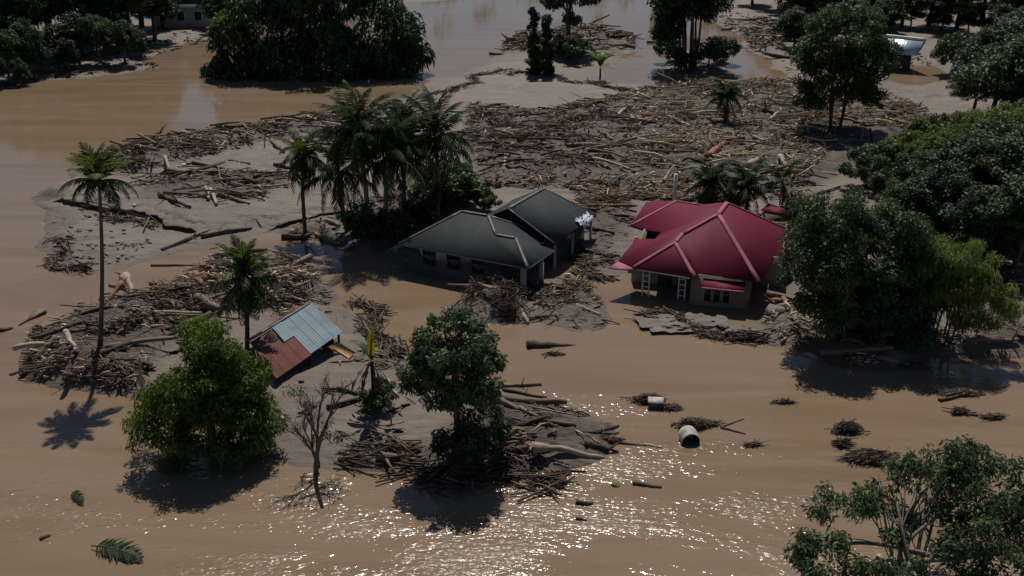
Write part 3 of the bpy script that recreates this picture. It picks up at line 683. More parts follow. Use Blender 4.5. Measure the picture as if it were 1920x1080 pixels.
def tree_meshes(seed, H, ell, nclump, crad, per, L, Wd, lm, tr=0.18, lean=(0, 0), nlimb=26, bark=None, shell=0.5, trunkfrac=0.62, up=0.5, droop=0.25, multi=1, low=-0.6):
    rng = np.random.default_rng(seed)
    C = crown_points(rng, ell, nclump, shell, low)
    V, q, t = leaves(rng, C, rng.uniform(0.65, 1.3, len(C)) * crad, per, L, Wd, up, droop)
    cm = mesh('crown', V, [q], lm, t)
    g = Geo(); cc = np.mean(np.asarray(ell)[:, :3], 0)
    for j in range(multi):
        a = 2 * np.pi * j / max(multi, 1) + seed
        b0 = np.array((0.25 * (multi > 1) * math.cos(a) * multi ** .5, 0.25 * (multi > 1) * math.sin(a) * multi ** .5, -0.8))
        e = np.array((cc[0] * 0.7 + lean[0], cc[1] * 0.7 + lean[1], H * trunkfrac)) + (multi > 1) * np.array((math.cos(a), math.sin(a), 0)) * H * 0.07
        s = np.linspace(0, 1, 8)[:, None]
        path = b0 + (e - b0) * s + np.sin(s * np.pi) * rng.normal(0, 0.02 * H, 3) * (1, 1, 0) + rng.normal(0, .01 * H, (8, 3)) * (1, 1, 0) * s
        rad = tr * (1.35 - 1.0 * np.linspace(0, 1, 8)) ; rad[0] *= 1.3; rad = rad * (0.7 if multi > 1 else 1)
        g.tube(path, rad, 8)
        E = np.asarray(ell)[:, :3]
        for e3 in (E if multi <= 3 else E[rng.choice(len(E), min(3, len(E)), False)]):
            if multi > 1 and rng.random() > 1.6 / min(multi, 3): continue
            p0 = path[rng.integers(4, 8)]; m = (p0 + e3) / 2 + rng.normal(0, .10, 3) * np.linalg.norm(e3 - p0); tt_ = np.linspace(0, 1, 7)[:, None]
            mp = p0 * (1 - tt_) ** 2 + 2 * m * tt_ * (1 - tt_) + e3 * tt_ ** 2
            rl_ = tr * .55 * (.7 if multi > 1 else 1); g.tube(mp, np.linspace(rl_, rl_ * .35, 7), 6, cap=False)
            near_ = C[np.argsort(np.linalg.norm(C - e3, axis=1))[:max(4, int(1.6 * nlimb / len(E)))]]
            for tg in near_[rng.random(len(near_)) < .75]:
                q0 = mp[rng.integers(2, 7)]; mm = (q0 + tg) / 2 + rng.normal(0, .12, 3) * np.linalg.norm(tg - q0); t5 = np.linspace(0, 1, 5)[:, None]
                g.tube(q0 * (1 - t5) ** 2 + 2 * mm * t5 * (1 - t5) + tg * t5 ** 2, np.linspace(rl_ * .32, .012, 5), 4, cap=False)
    return g.mesh('trunk', bark or M_bark, True), cm
def place_tree(name, loc, meshes, label, cat='tree', group=None, rot=0.0, sc=1.0):
    t = thing(name, loc, label, cat, group, rot)
    a = obj('trunk', meshes[0], t); b = obj('crown', meshes[1], t)
    if sc != 1.0:
        t.scale = (sc, sc, sc) if np.isscalar(sc) else sc
    return t

# leafy bush-like tree, front left
p = ground(395, 850); H = height_at(p, 602)
ell = [(0.35, 0.6, H - 1.5, 1.25, 1.4, 1.5), (-0.3, 0, H - 3.2, 2.0, 2.2, 2.0), (1.0, 0, H - 3.4, 1.8, 2.0, 2.0), (-1.9, -0.3, H - 4.6, 1.5, 1.8, 1.5), (0.2, -0.4, H - 5.2, 2.5, 2.2, 2.2), (1.7, 0, H - 5.2, 1.4, 1.7, 1.7)]
place_tree('leafy_tree', p, tree_meshes(11, H, ell, 330, 0.50, 130, 0.25, 0.07, M_lush, 0.22, nlimb=30, up=0.3, droop=0.5), 'dense bright green leafy tree rising from the water in front of the rusty shack')
# round tree in the middle
p = ground(858, 850); H = height_at(p, 604)
ell = [(0.0, 0, H - 1.5, 1.75, 1.7, 1.5), (0.55, 0, H - 2.5, 1.75, 1.6, 1.4), (-0.7, 0.2, H - 2.8, 1.6, 1.5, 1.2), (-1.35, -0.2, H - 3.6, 1.0, 1.1, 0.75), (0.9, -0.2, H - 3.5, 1.2, 1.2, 0.9), (0.1, 0, H - 4.3, 0.9, 0.9, 0.6)]
place_tree('round_tree', p, tree_meshes(12, H, ell, 150, 0.40, 85, 0.27, 0.10, M_leafnear, 0.17, nlimb=34, shell=0.45, trunkfrac=0.66), 'round crowned green tree standing in the middle of the flood beside floating debris')
p = ground(905, 862)
place_tree('shrub', p, tree_meshes(13, 2.6, [(0, 0, 1.5, 1.5, 1.4, 1.2), (-1.0, -.5, 1.0, 1.2, 1.2, .9)], 60, 0.4, 80, 0.24, 0.09, M_darkleaf, 0.08, nlimb=14), 'dark shrub at the foot of the round crowned tree', 'shrub')
# big tree right of the crimson roof
p = ground(1562, 640); H = height_at(p, 362)
ell = [(-0.3, 1.0, H - 1.9, 2.6, 2.6, 1.9), (1.6, 0.5, H - 3.0, 3.2, 3.0, 2.4), (-1.2, 0, H - 3.9, 2.3, 2.6, 2.1), (3.1, 0.4, H - 5.2, 2.7, 2.7, 2.4), (0.6, -0.5, H - 6.0, 3.0, 2.6, 1.9), (3.4, 0, H - 7.4, 2.4, 2.3, 1.8)]
place_tree('spreading_tree', p, tree_meshes(14, H, ell, 330, 0.62, 210, 0.23, 0.088, M_leaf, 0.26, nlimb=44, trunkfrac=0.6, shell=0.45), 'big spreading dark tree overhanging the right end of the crimson roof')
# tree in the lower right corner
p = np.array((13.9, 30.3, -0.3)); H = 5.75
ell = [(3.2, 3.0, H - 2.2, 2.0, 2.0, 2.0), (1.9, 3.6, H - 1.5, 1.5, 1.4, 1.3), (3.9, 1.2, H - 3.2, 2.4, 2.2, 2.2), (0.2, 2.4, H - 3.0, 1.0, .9, .9), (-1.9, 2.4, H - 2.2, 1.3, 1.1, .8), (-2.6, .6, H - 3.2, 1.5, 1.1, .8), (-1.0, -.2, H - 3.7, 1.6, 1.4, .9), (1.2, .6, H - 3.5, 1.3, 1.2, 1.0), (2.4, 1.6, H - 3.0, 1.5, 1.4, 1.1), (2.6, -.4, H - 4.2, 1.8, 1.4, 1.0), (-3.6, 1.0, H - 3.0, .6, .6, .5), (0.2, 3.6, H - 1.7, .5, .5, .7), (-0.4, 3.1, H - 2.1, .5, .5, .5)]
place_tree('branching_tree', p, tree_meshes(15, H, ell, 300, 0.42, 62, 0.25, 0.085, M_leafnear, 0.22, nlimb=110, bark=M_palebark, trunkfrac=0.42, shell=0.35, multi=3, droop=0.5), 'open branched tree with glossy leaves in the lower right corner, above the water')
# bamboo, right of the spreading tree
p = ground(1760, 640); H = height_at(p, 470)
place_tree('bamboo_clump', p, tree_meshes(16, H, [(0.6, -.2, 3.6, 2.0, 1.8, 2.2), (1.7, -.4, 2.4, 1.8, 1.7, 1.8), (-0.6, 0, 3.9, 1.6, 1.6, 2.0)], 150, 0.50, 130, 0.34, 0.05, M_bamboo, 0.07, nlimb=30, up=0.2, droop=0.9, multi=5, trunkfrac=0.85), 'feathery yellow green bamboo clump right of the spreading tree at the water edge', 'bamboo')
# bare tree
def bare_tree(seed, H, spread, r0, depth=4):
    rng = np.random.default_rng(seed); g = Geo()
    def br(p, d, L, r, k):
        n = 5; t = np.linspace(0, 1, n)[:, None]; bend = rng.normal(0, .13, 3)
        path = p + d * L * t + bend * L * t ** 2
        g.tube(path, np.linspace(r, r * .6, n), 6 if r > .03 else 4, cap=False)
        if k == 0: return
        for i in range(rng.integers(3, 6)):
            s = rng.uniform(.3, 1.0); a = rng.uniform(0, 2 * np.pi)
            q = p + d * L * s + bend * L * s * s
            e = d + spread * np.array((math.cos(a), math.sin(a), rng.uniform(0, .7))); e /= np.linalg.norm(e)
            br(q, e, L * rng.uniform(.4, .62), r * rng.uniform(.35, .55), k - 1)
    br(np.array((0, 0, -.5)), np.array((-.02, .02, 1.0)), H * .62, r0, depth); br(np.array((.15, 0, 0.2)), np.array((-.1, 0.1, 1.0)), H * .5, r0 * .6, depth - 1)
    return g.mesh('trunk', M_bark, True)
p = ground(592, 885); H = height_at(p, 690)
t = thing('bare_tree', p, 'thin leafless tree standing in the water in front of the rusty shack', 'tree'); obj('trunk', bare_tree(3, H, .75, .13), t)
V, q, tn = leaves(np.random.default_rng(4), [(.55, 0, 1.9), (.9, .2, 1.6), (.6, .3, 2.3), (1.1, -.2, 1.9), (-.4, 0, 4.0), (-.9, .3, 3.8)], .38, 60, .2, .05, .3, .5)
obj('crown', mesh('crown', V, [q], M_leaf, tn), t)

# ---- palms
def frond_mesh(seed, L, arch, leaflet, n, m, width=0.05, droopy=0.5, rise=0.6, ragged=0.0):
    """a pinnate frond along +X from the origin"""
    rng = np.random.default_rng(seed); g = Geo()
    t = np.linspace(0, 1, 12); a0 = rise; ang = a0 - arch * t ** 1.3
    dx = np.cos(ang) * L / 11; dz = np.sin(ang) * L / 11
    path = np.stack([np.concatenate([[0], np.cumsum(dx[:-1])]), 0.06 * L * t ** 2 * rng.normal(), np.concatenate([[0], np.cumsum(dz[:-1])])], -1)
    g.tube(path, np.linspace(0.035, 0.010, 12), 4, 0.75)
    V = []; T = []
    for s in (-1, 1):
        u = np.linspace(0.12, 1.0, n) + rng.normal(0, .006, n); u = np.clip(u, 0, 1)
        if ragged: u = u[rng.random(n) > ragged]
        P = np.stack([np.interp(u, t, path[:, i]) for i in range(3)], -1); A = np.interp(u, t, ang)
        l = leaflet * (np.sin(np.pi * np.clip(u * .86 + .12, 0, 1)) ** .7) * rng.uniform(.75, 1.1, len(u))
        fwd = np.stack([np.cos(A), 0 * A, np.sin(A)], -1)
        dirn = fwd * (0.55 + .5 * u[:, None]) + np.array((0, s, 0)) * 1.0 + rng.normal(0, .09, (len(u), 3)); dirn[:, 2] -= droopy * rng.uniform(.6, 1.3, len(u))
        dirn /= np.linalg.norm(dirn, axis=1, keepdims=True)
        w = width; mid = P + dirn * (l * .5)[:, None] + (0, 0, .04); tip = P + dirn * l[:, None] - np.array((0, 0, 1.0)) * (l * .28 * droopy)[:, None]
        V.append(np.stack([P - fwd * w * .5, P + fwd * w * .5, mid + fwd * w * .6, tip, mid - fwd * w * .6], 1)); T.append(np.repeat(rng.normal(.5, .2, len(u)), 5))
    V = np.concatenate(V).reshape(-1, 3); q = np.arange(len(V)).reshape(-1, 5)
    g.add(V, [q], np.clip(np.concatenate(T), 0, 1))
    return g.mesh('frond', m)
def trunk_mesh(H, r, lean, m, bend=0.3, seed=0):
    t = np.linspace(0, 1, 14)[:, None]; rg = np.random.default_rng(seed)
    path = np.array((0, 0, -.6)) * (1 - t) + np.array((lean[0], lean[1], H)) * t + np.sin(t * np.pi) * np.array((bend, bend * .4, 0))
    rad = r * (1.2 - .5 * t[:, 0]); rad[0] *= 1.4; rad[1] *= 1.15
    rad = rad * (1 + .05 * (np.arange(14) % 2))
    return Geo().tube(path, rad, 8).mesh('trunk', m, True), path
def palm(name, loc, H, r, lean, fronds, label, cat='palm tree', group=None, bend=.2, seed=0, bark=None, nuts=0, copy_of=None):
    """fronds: list of (mesh, azimuth, pitch, roll)"""
    t = thing(name, loc, label, cat, group); tm, path = trunk_mesh(H, r, lean, bark or M_palebark, bend, seed)
    obj('trunk', tm, t); top = path[-1]
    for me, az, pit, sc in fronds:
        obj('frond', me, t, loc=tuple(top), rot=Matrix.Rotation(az, 3, 'Z').to_euler() if pit == 0 else (Matrix.Rotation(az, 3, 'Z') @ Matrix.Rotation(-pit, 3, 'Y')).to_euler(), scale=(sc, sc, sc))
    return t
def fan(rng, kinds, n, pit0, pit1, sc=(.9, 1.1), golden=2.39996):
    out = []
    for i in range(n):
        f = i / max(1, n - 1)
        k = kinds[int(f * len(kinds) * .999)]; me = k[rng.integers(len(k))]
        out.append((me, i * golden + rng.normal(0, .15), pit0 + (pit1 - pit0) * f + rng.normal(0, .07), rng.uniform(*sc)))
    return out
rng = np.random.default_rng(77)
FA = [frond_mesh(i, 2.1, 1.1, .62, 26, M_greenfrond, .075, .25, .25) for i in range(3)]         # areca, stiff upright
FAd = [frond_mesh(10 + i, 2.2, 1.7, .60, 26, M_frond, .07, .6, .1) for i in range(3)]            # areca, drooping
FD = [frond_mesh(20 + i, 2.3, 1.2, .60, 22, M_frond, .07, 1.0, -.2, .15) for i in range(3)]      # hanging
FDd = [frond_mesh(30 + i, 2.0, .9, .5, 20, M_deadfrond, .05, 1.0, -.4, .3) for i in range(2)]
FC = [frond_mesh(40 + i, 4.4, 1.3, .95, 46, M_frond, .06, .55, .35) for i in range(4)]           # coconut
FCd = [frond_mesh(50 + i, 4.3, 1.7, .95, 44, M_frond, .06, 1.0, .2) for i in range(4)]
FCb = [frond_mesh(60 + i, 3.8, 1.2, .8, 40, M_deadfrond, .05, 1.0, -.2, .25) for i in range(2)]

p = ground(184, 645); H = height_at(p, 378)
palm('areca_palm', p, H, .11, (1.35, 0), fan(rng, [FA, FA, FA, FAd, FAd], 20, 1.3, -.3, (.95, 1.15)), 'tall slender palm with a green fan crown, leftmost of the palms', 'palm tree', bend=.12, seed=1, bark=M_bark)
p = ground(461, 655); H = height_at(p, 538)
palm('areca_palm', p, H, .12, (.35, 0), fan(rng, [FA, FAd, FD, FD, FD, FDd], 36, 1.5, -1.3, (.9, 1.25)), 'short palm with hanging dark fronds beside the rusty shack', 'palm tree', bend=.05, seed=2, bark=M_bark)
p = ground(573, 442); H = height_at(p, 292)
palm('areca_palm', p, H, .13, (.25, 0), fan(rng, [FA, FAd, FAd, FD, FD], 26, 1.1, -1.0, (1.0, 1.35)), 'drooping palm on the mud point left of the coconut palms', 'palm tree', bend=-.1, seed=3, bark=M_bark)
for k, (px, py, pt, lx, n, lab) in enumerate([(690, 440, 262, -.3, 22, 'leftmost coconut palm of the cluster left of the black roofs'), (728, 452, 300, .2, 20, 'middle coconut palm of the cluster left of the black roofs'),
        (752, 425, 285, .3, 20, 'coconut palm leaning over the back of the cluster left of the black roofs'), (655, 432, 330, -.5, 12, 'low coconut palm at the left foot of the coconut cluster'), (818, 415, 268, .1, 20, 'coconut palm close behind the near black roof')]):
    p = ground(px, py); H = height_at(p, pt)
    palm('coconut_palm', p, H, .17, (lx, 0), fan(rng, [FC, FC, FCd, FCd, FCd, FCb], n + 8, 1.4, -.8, (.8, 1.1)), lab, 'palm tree', 'coconut palms beside the black roofs', bend=.15 * (-1) ** k, seed=5 + k)
FS = [frond_mesh(70 + i, 1.7, 1.5, .5, 22, M_frond, .06, .7, .2) for i in range(3)]
for k, (px, py, pt, lab) in enumerate([(1330, 402, 358, 'left one of two dark palms rising just behind the crimson roof ridge'), (1395, 400, 362, 'right one of two dark palms rising just behind the crimson roof ridge'), (1358, 226, 205, 'small bushy palm standing alone in the wide debris field'), (1462, 400, 355, 'thin palm trunk with few fronds by the little crimson outhouse')]):
    p = ground(px, py); H = height_at(p, pt)
    palm('small_palm', p, max(H, .8), .13, (0, 0), fan(rng, [FAd, FS, FS, FDd], 28 if k != 3 else 7, 1.4, -.9, (1.1, 1.5)), lab, 'palm tree', seed=20 + k, bark=M_bark)

# ---- banana plants
def banana_leaf(seed, L, Wd, arch, m, rise=1.1, torn=.2):
    rng = np.random.default_rng(seed); n = 12; t = np.linspace(0, 1, n); ang = rise - arch * t ** 1.2
    c = np.stack([np.concatenate([[0], np.cumsum(np.cos(ang[:-1]) * L / n)]), 0 * t, np.concatenate([[0], np.cumsum(np.sin(ang[:-1]) * L / n)])], -1)
    w = Wd * np.clip(np.sin(np.pi * np.clip(t * 1.02, 0, 1)) ** .6, .06, 1) * (t > .12) * rng.uniform(1 - torn, 1, n) + .015
    nr = np.stack([-np.sin(ang), 0 * t, np.cos(ang)], -1)
    Lf = c + np.array((0, 1.0, 0)) * w[:, None] * .5 + nr * (w * .18)[:, None]; Rt = c - np.array((0, 1.0, 0)) * w[:, None] * .5 + nr * (w * .18)[:, None]
    V = np.concatenate([Lf, c, Rt]); i = np.arange(n - 1)
    f = np.concatenate([np.stack([i, i + 1, i + n + 1, i + n], -1), np.stack([i + n, i + n + 1, i + 2 * n + 1, i + 2 * n], -1)])
    return mesh('leaf', V, [f], m, np.clip(rng.normal(.55, .2, len(V)), 0, 1))
BL = [banana_leaf(i, 2.2, .55, 1.4, M_frond) for i in range(3)]; BD = [banana_leaf(10 + i, 1.5 + .2 * i, .2, [.5, 1.2, .9, 1.5][i], M_deadfrond, [-.9, -.1, -.6, .3][i], .9) for i in range(4)]; BY = [banana_leaf(20 + i, 2.0, .50, .25, M_yellow, 1.5, .15) for i in range(2)]
BG = [banana_leaf(30 + i, 2.2, .6, 1.3, M_lush, 1.2) for i in range(3)]
def banana(px, py, H, lvs, label):
    p = ground(px, py); t = thing('banana_plant', p, label, 'banana plant'); tm, path = trunk_mesh(H, .13, (.05, 0), M_dark, .05, 1); obj('stem', tm, t)
    for me, az, sc in lvs: obj('leaf', me, t, loc=tuple(path[-1]), rot=(0, 0, az), scale=(sc, sc, sc))
    return t
o = banana(700, 765, 2.5, [(BD[i % 4], i * .83, .7 + .75 * ((i * 37 % 11) / 11)) for i in range(16)] + [(BY[0], .3, 1.15), (BY[1], 1.9, .8), (BL[0], 2.6, .8), (BL[1], 4.4, .7), (BL[2], 5.6, .6)], 'banana plant with dead brown skirt and one upright yellow leaf right of the shack')
banana(1124, 150, 1.4, [(BG[i % 3], i * 1.26, 1.3 + .15 * (i % 3)) for i in range(10)], 'small green banana plant alone at the edge of the far water')
for i, (px, py, h) in enumerate([(905, 395, .8), (868, 392, 1.0), (842, 400, .9)]):
    0 if i == 0 else banana(px, py, h * .5, [(BG[j % 3], j * 1.1 + i, .8 + .12 * (j % 4)) for j in range(11)], ['bright green banana clump at the back edge of the rear black roof', 'green banana clump between the coconut palm and the rear black roof', 'green banana clump at the foot of the coconut palm behind the near black roof'][i])

# ---- undergrowth at the palm foot
UG = [tree_meshes(60 + i, 2.2, [(0, 0, 1.1, 1.2, 1.2, 1.0), (.7, .2, .8, .9, .9, .7)], 34, .36, 70, .28, .10, M_darkleaf if i % 2 else M_leaf, .06, nlimb=10) for i in range(4)]
for i, (px, py, s, lab) in enumerate([(672, 448, 1.2, 'dark shrub at the left foot of the coconut palms'), (700, 462, 1.3, 'dark shrub at the water edge under the coconut palms'), (740, 452, 1.2, 'dark shrub between the coconut palms and the near black roof'),
        (780, 420, 1.1, 'dark shrub behind the left end of the near black roof'), (815, 400, 1.4, 'bushy shrub behind the ridge of the near black roof'), (868, 385, 1.3, 'tall shrub left of the rear black roof'), (830, 360, 1.5, 'shrub under the coconut palm crown behind the black roofs'),
        (1320, 395, .8, 'low shrub behind the ridge of the crimson roof'), (1372, 398, .7, 'low shrub between the two palms behind the crimson roof'), (1500, 430, 1.2, 'shrub right of the little outhouse'),
        (708, 762, .75, 'dark shrub at the foot of the yellow leafed banana plant'), (1650, 640, 1.3, 'dark shrub under the spreading tree on the right bank'), (1590, 620, 1.4, 'dark shrub at the trunk of the spreading tree'), (1700, 620, 1.5, 'dark shrub between the spreading tree and the bamboo clump'), (1000, 130, 1.0, 'dark shrub at the foot of two ivy covered stumps'), (1060, 110, 1.6, 'dark shrub under the tall twin trunked tree'), (1085, 118, 1.6, 'dark shrub right under the tall twin trunked tree')]):
    p = ground(px, py); place_tree('shrub', p, UG[i % 4], lab, 'shrub', None, i * 1.7, s)

UL = [tree_meshes(160 + i, 2.2, [(0, 0, 1.2, 1.3, 1.2, 1.0), (.8, .2, .8, 1.0, .9, .7)], 40, .36, 110, .26, .09, (M_lush, M_leaf)[i], .06, nlimb=10) for i in range(2)]
for i, (px, py, s, k, lab) in enumerate([(905, 395, .75, 0, 'bright green bush at the back edge of the rear black roof'), (878, 384, 1.0, 1, 'green bush left of the rear black roof peak'), (850, 372, 1.3, 1, 'green bush behind the coconut palm, above the near black roof'),
        (1618, 350, 1.4, 1, 'low green bush above the spreading tree at the debris edge'), (1655, 335, 1.5, 1, 'low green bush at the left edge of the dark grove'), (1690, 322, 1.6, 0, 'bright low bush at the top left edge of the dark grove'), 
        (1715, 455, 1.5, 1, 'bush just above the bamboo clump'), (1735, 295, 1.5, 0, 'bright bush where the mud meets the right bank trees'), (1770, 275, 1.5, 1, 'bush at the mud edge below the right bank trees'), (1870, 470, 1.6, 1, 'bush under the dark grove near the right picture edge'), (1830, 500, 1.3, 1, 'bush on the mud right of the bamboo clump top')]):
    place_tree('shrub', ground(px, py), UL[k], lab, 'shrub', None, i * 2.1, s)
# ---- trees across the water, centre
def ivy_stump(px, py, pt, seed, lab):
    p = ground(px, py); H = height_at(p, pt)
    el = [(0, 0, H * f, .9 - .45 * f, .9 - .45 * f, H * .16) for f in (.12, .3, .5, .7, .88)]
    place_tree('ivy_stump', p, tree_meshes(seed, H, el, 70, .42, 50, .42, .2, M_darkleaf, .22, nlimb=6, shell=.3, trunkfrac=.95), lab)
ivy_stump(1000, 138, 22, 31, 'narrow creeper covered dead trunk, left and taller of a pair on the spit'); ivy_stump(1024, 140, 38, 32, 'narrow creeper covered dead trunk, right and shorter of a pair on the spit')
p = ground(1066, 92); H = height_at(p, -70)
place_tree('twin_trunk_tree', p, tree_meshes(33, H, [(0, 0, H - 2.5, 2.8, 2.6, 2.4), (1.3, 0, H - 4.5, 3.0, 2.6, 2.0), (-1.6, 0, H - 5.5, 2.2, 2.2, 1.6), (0.5, 0, H - 8.0, 1.2, 1.4, 1.2)], 110, .75, 55, .6, .28, M_leaf, .30, nlimb=30, multi=2, trunkfrac=.75), 'tall tree with two straight trunks standing by the far log raft')
p = ground(1292, 122); H = height_at(p, -150)
place_tree('clustered_tree', p, tree_meshes(34, H, [(0, 0, H - 4, 5.0, 4.5, 4.0), (-2.2, 0, H - 9, 3.0, 3.5, 3.5), (2.2, 0, H - 9, 3.2, 3.5, 3.2), (-3.0, 0, H - 13.5, 1.6, 2.0, 3.0), (0, 0, H - 10.5, 3.4, 3.0, 2.5)], 270, 1.0, 95, .52, .24, M_darkleaf, .20, nlimb=50, multi=9, trunkfrac=.75), 'dark many stemmed tree cluster on its own islet in the far water')
for i, (px, py, s, w) in enumerate([(1250, 118, 1.5, 'leftmost'), (1330, 125, 1.8, 'second from the right'), (1360, 118, 1.6, 'rightmost'), (1285, 132, 1.4, 'nearest')]):
    place_tree('shrub', ground(px, py), UG[1 + 2 * (i % 2)], 'dark shrub on the many stemmed tree islet, ' + w, 'shrub', 'shrubs on the far islet', i * 1.3, s)
# bamboo thicket in the river
p = ground(600, 128)
rg = np.random.default_rng(41)
H = height_at(p, -120)
el = [(0, 0, H - 7, 8, 6, 6), (-6, -2, H - 12, 6.5, 5, 5), (6.5, -2, H - 12, 7, 5, 5), (-10, -3, H - 17, 4, 4, 3.5), (9.5, -2, H - 15, 4.5, 4, 3), (0, -2, H - 16, 9, 6, 5), (-4, -3, H - 20, 5, 4, 3), (6, -2, H - 20, 5.5, 4, 4)]
place_tree('bamboo_thicket', p, tree_meshes(42, H, el, 520, 1.25, 62, .95, .28, M_darkleaf, .10, nlimb=60, multi=14, trunkfrac=.7, droop=.7, up=.3), 'huge dark arching bamboo thicket standing in the far river', 'bamboo')
for i, (px, py, z, s, lab) in enumerate([(428, 90, 5.2, 1.0, 'bright green leafy tree top at the left edge of the dark bamboo thicket'), (622, 95, 4.0, .9, 'bright green leafy tree top in front of the dark bamboo thicket')]):
    p = ground(px, py + 55); rr = np.random.default_rng(300 + i)
    place_tree('leafy_tree', p + np.array((0, 1.5, 0.3)), tree_meshes(301 + i, 7.5, [(0, 0, 5.6, 2.4, 1.8, 1.6), (.8, 0, 4.6, 2.0, 1.6, 1.4)], 46, .7, 60, .6, .2, M_lush, .14, nlimb=10), lab, sc=s)

# ---- background woods: a few kinds, every tree its own object
KIND = []
for i in range(4):
    KIND.append((10.0, tree_meshes(80 + i, 10, [(0, 0, 7.6, 2.6, 2.6, 2.4), (1.5, .4, 6.2, 2.4, 2.4, 2.0), (-1.6, -.3, 5.8, 2.2, 2.4, 2.0), (0, -.6, 4.4, 2.8, 2.6, 1.6)], 120, .80, 95, .36, .16, (M_leaf, M_darkleaf, M_leaf, M_lush)[i], .24, nlimb=26, shell=.45)))
KIND.append((8.0, tree_meshes(90, 8, [(0, 0, 5.0, 2.2, 2.2, 3.0), (.6, 0, 3.0, 2.2, 2.2, 1.6)], 95, .75, 95, .36, .15, M_darkleaf, .2, nlimb=20)))
FW = [frond_mesh(95 + i, 4.0, 1.5, .9, 20, M_frond, .12, .8, .3) for i in range(2)]
ORD = ['leftmost', 'second from the left', 'third from the left', 'fourth from the left', 'fifth from the left', 'sixth from the left', 'seventh from the left', 'eighth from the left', 'ninth from the left', 'tenth from the left', 'eleventh from the left', 'twelfth from the left', 'thirteenth from the left', 'fourteenth from the left', 'fifteenth from the left', 'sixteenth from the left', 'seventeenth from the left', 'eighteenth from the left', 'nineteenth from the left', 'twentieth from the left', 'fifth from the right', 'fourth from the right', 'third from the right', 'second from the right']
def ranked(rows, sel):
    o = sorted([i for i, r in enumerate(rows) if sel(r) and 0 <= r[0] <= 1920], key=lambda i: rows[i][0]); return {i: ORD[k] for k, i in enumerate(o) if k < len(ORD)}
def wood_tree(px, py, pt, kind, label, group, wide=1.0):
    p = ground(px, py); H = max(height_at(p, pt), 2.0); h0, ms = KIND[kind]; s = H / h0
    return place_tree('broadleaf_tree', p, ms, label, 'tree', group, (px * 7 + py) % 6.28, (s * wide, s * wide, s))
LW = [ # left bank, pixel base and top
 (20,150,60,0),(60,140,40,4),(110,128,52,1),(150,122,30,1),(190,118,35,2),(235,120,45,1),(265,108,58,4),(10,120,-20,1),(55,110,-60,0),(100,105,-90,1),(150,95,-80,2),(200,92,-100,1),(250,85,-90,0),(290,75,-60,1),(30,80,-120,1),(90,70,-150,0),
 (150,62,-140,1),(210,55,-130,2),(265,50,-120,1),(305,52,-40,4),(-40,140,20,1),(330,20,-110,0),(395,45,-70,1),(415,60,-20,1),(400,20,-140,0),(130,135,75,4),(0,100,-40,4),(180,75,-60,4),(225,100,20,1),(40,160,110,4),(-5,165,105,1)]
RK = ranked(LW, lambda r: r[1] > 105)
for i, (px, py, pt, k) in enumerate(LW):
    near = py > 105
    wood_tree(px, py, pt, k, ('dark tree at the far left water edge, ' + RK.get(i, 'cut by the picture edge') if near else 'dark green tree in the woods behind the far left bank'), ('trees along the far left bank' if near else 'woods behind the far left bank'), 1.1)
RW = [ # right side
 (1500,60,-40,1),(1540,48,-60,0),(1590,40,-80,1),(1640,45,-60,4),(1690,50,-40,0),(1740,48,-70,1),(1790,62,-50,2),(1840,40,-80,1),(1890,50,-60,0),(1940,60,-60,1),(1460,18,-90,1),(1520,8,-110,0),(1580,2,-120,1),(1650,5,-120,1),(1720,5,-120,0),(1790,5,-120,1),(1475,72,28,4),(1515,66,22,0),(1565,58,12,4),(1610,60,14,1),(1660,58,16,4),(1705,56,8,0),(1765,58,8,4),(1815,66,18,1),(1870,70,14,4),(1915,80,20,0),(1890,110,55,4),(1925,120,50,1),(1850,105,55,1),(1860,5,-120,2),(1930,10,-120,1),(1410,10,-60,4),(1490,90,20,4),
 (1620,90,20,0),(1600,75,5,1),(1560,85,15,1),(1660,62,0,1),(1880,150,40,0),(1920,170,30,1),(1840,160,60,4),(1860,230,90,1),(1910,260,80,0),(1960,250,60,1),(1820,215,130,2),(1880,310,200,3),(1930,330,190,2),(1830,330,225,3),(1780,340,250,2),(1740,390,290,0),(1700,370,300,4),(1800,420,270,1),(1860,430,260,0),(1920,440,250,1),(1970,420,230,0),(1760,450,320,1),(1650,395,330,4),(1690,440,345,0),(1830,490,360,1),(1900,500,345,0),(1860,350,215,3),(1910,360,215,3),(1770,370,255,3),(1720,350,270,3),(1850,390,240,1),(1800,300,215,3),(1960,500,330,1)]
RA = ranked(RW, lambda r: 130 <= r[1] < 300); RB = ranked(RW, lambda r: 300 <= r[1] < 350); RC = ranked(RW, lambda r: r[1] >= 350); RD = ranked(RW, lambda r: 34 < r[1] < 130)
for i, (px, py, pt, k) in enumerate(RW):
    if 34 < py < 130: l, g = 'dark tree in the woods round the shiny shed, ' + RD.get(i, 'cut by the picture edge'), 'front row of the far right woods'
    elif py < 130: l, g = 'dark tree in the woods beyond the shiny roofed shed', 'woods in the far right corner'
    elif py < 300: l, g = 'dark tree on the bank below the shiny shed, ' + RA.get(i, 'cut by the picture edge'), 'trees on the right bank beyond the debris'
    elif py < 350: l, g = 'bright bushy tree right of the debris field, ' + RB.get(i, 'cut by the picture edge'), 'bright bushy trees right of the debris field'
    else: l, g = 'dark tree in the grove right of the crimson roof, ' + RC.get(i, 'cut by the picture edge'), 'dark grove right of the crimson roof'
    wood_tree(px, py, pt, k, l, g, 1.3 if py > 280 else 1.45)
p = ground(1562, 248); H = height_at(p, 28)
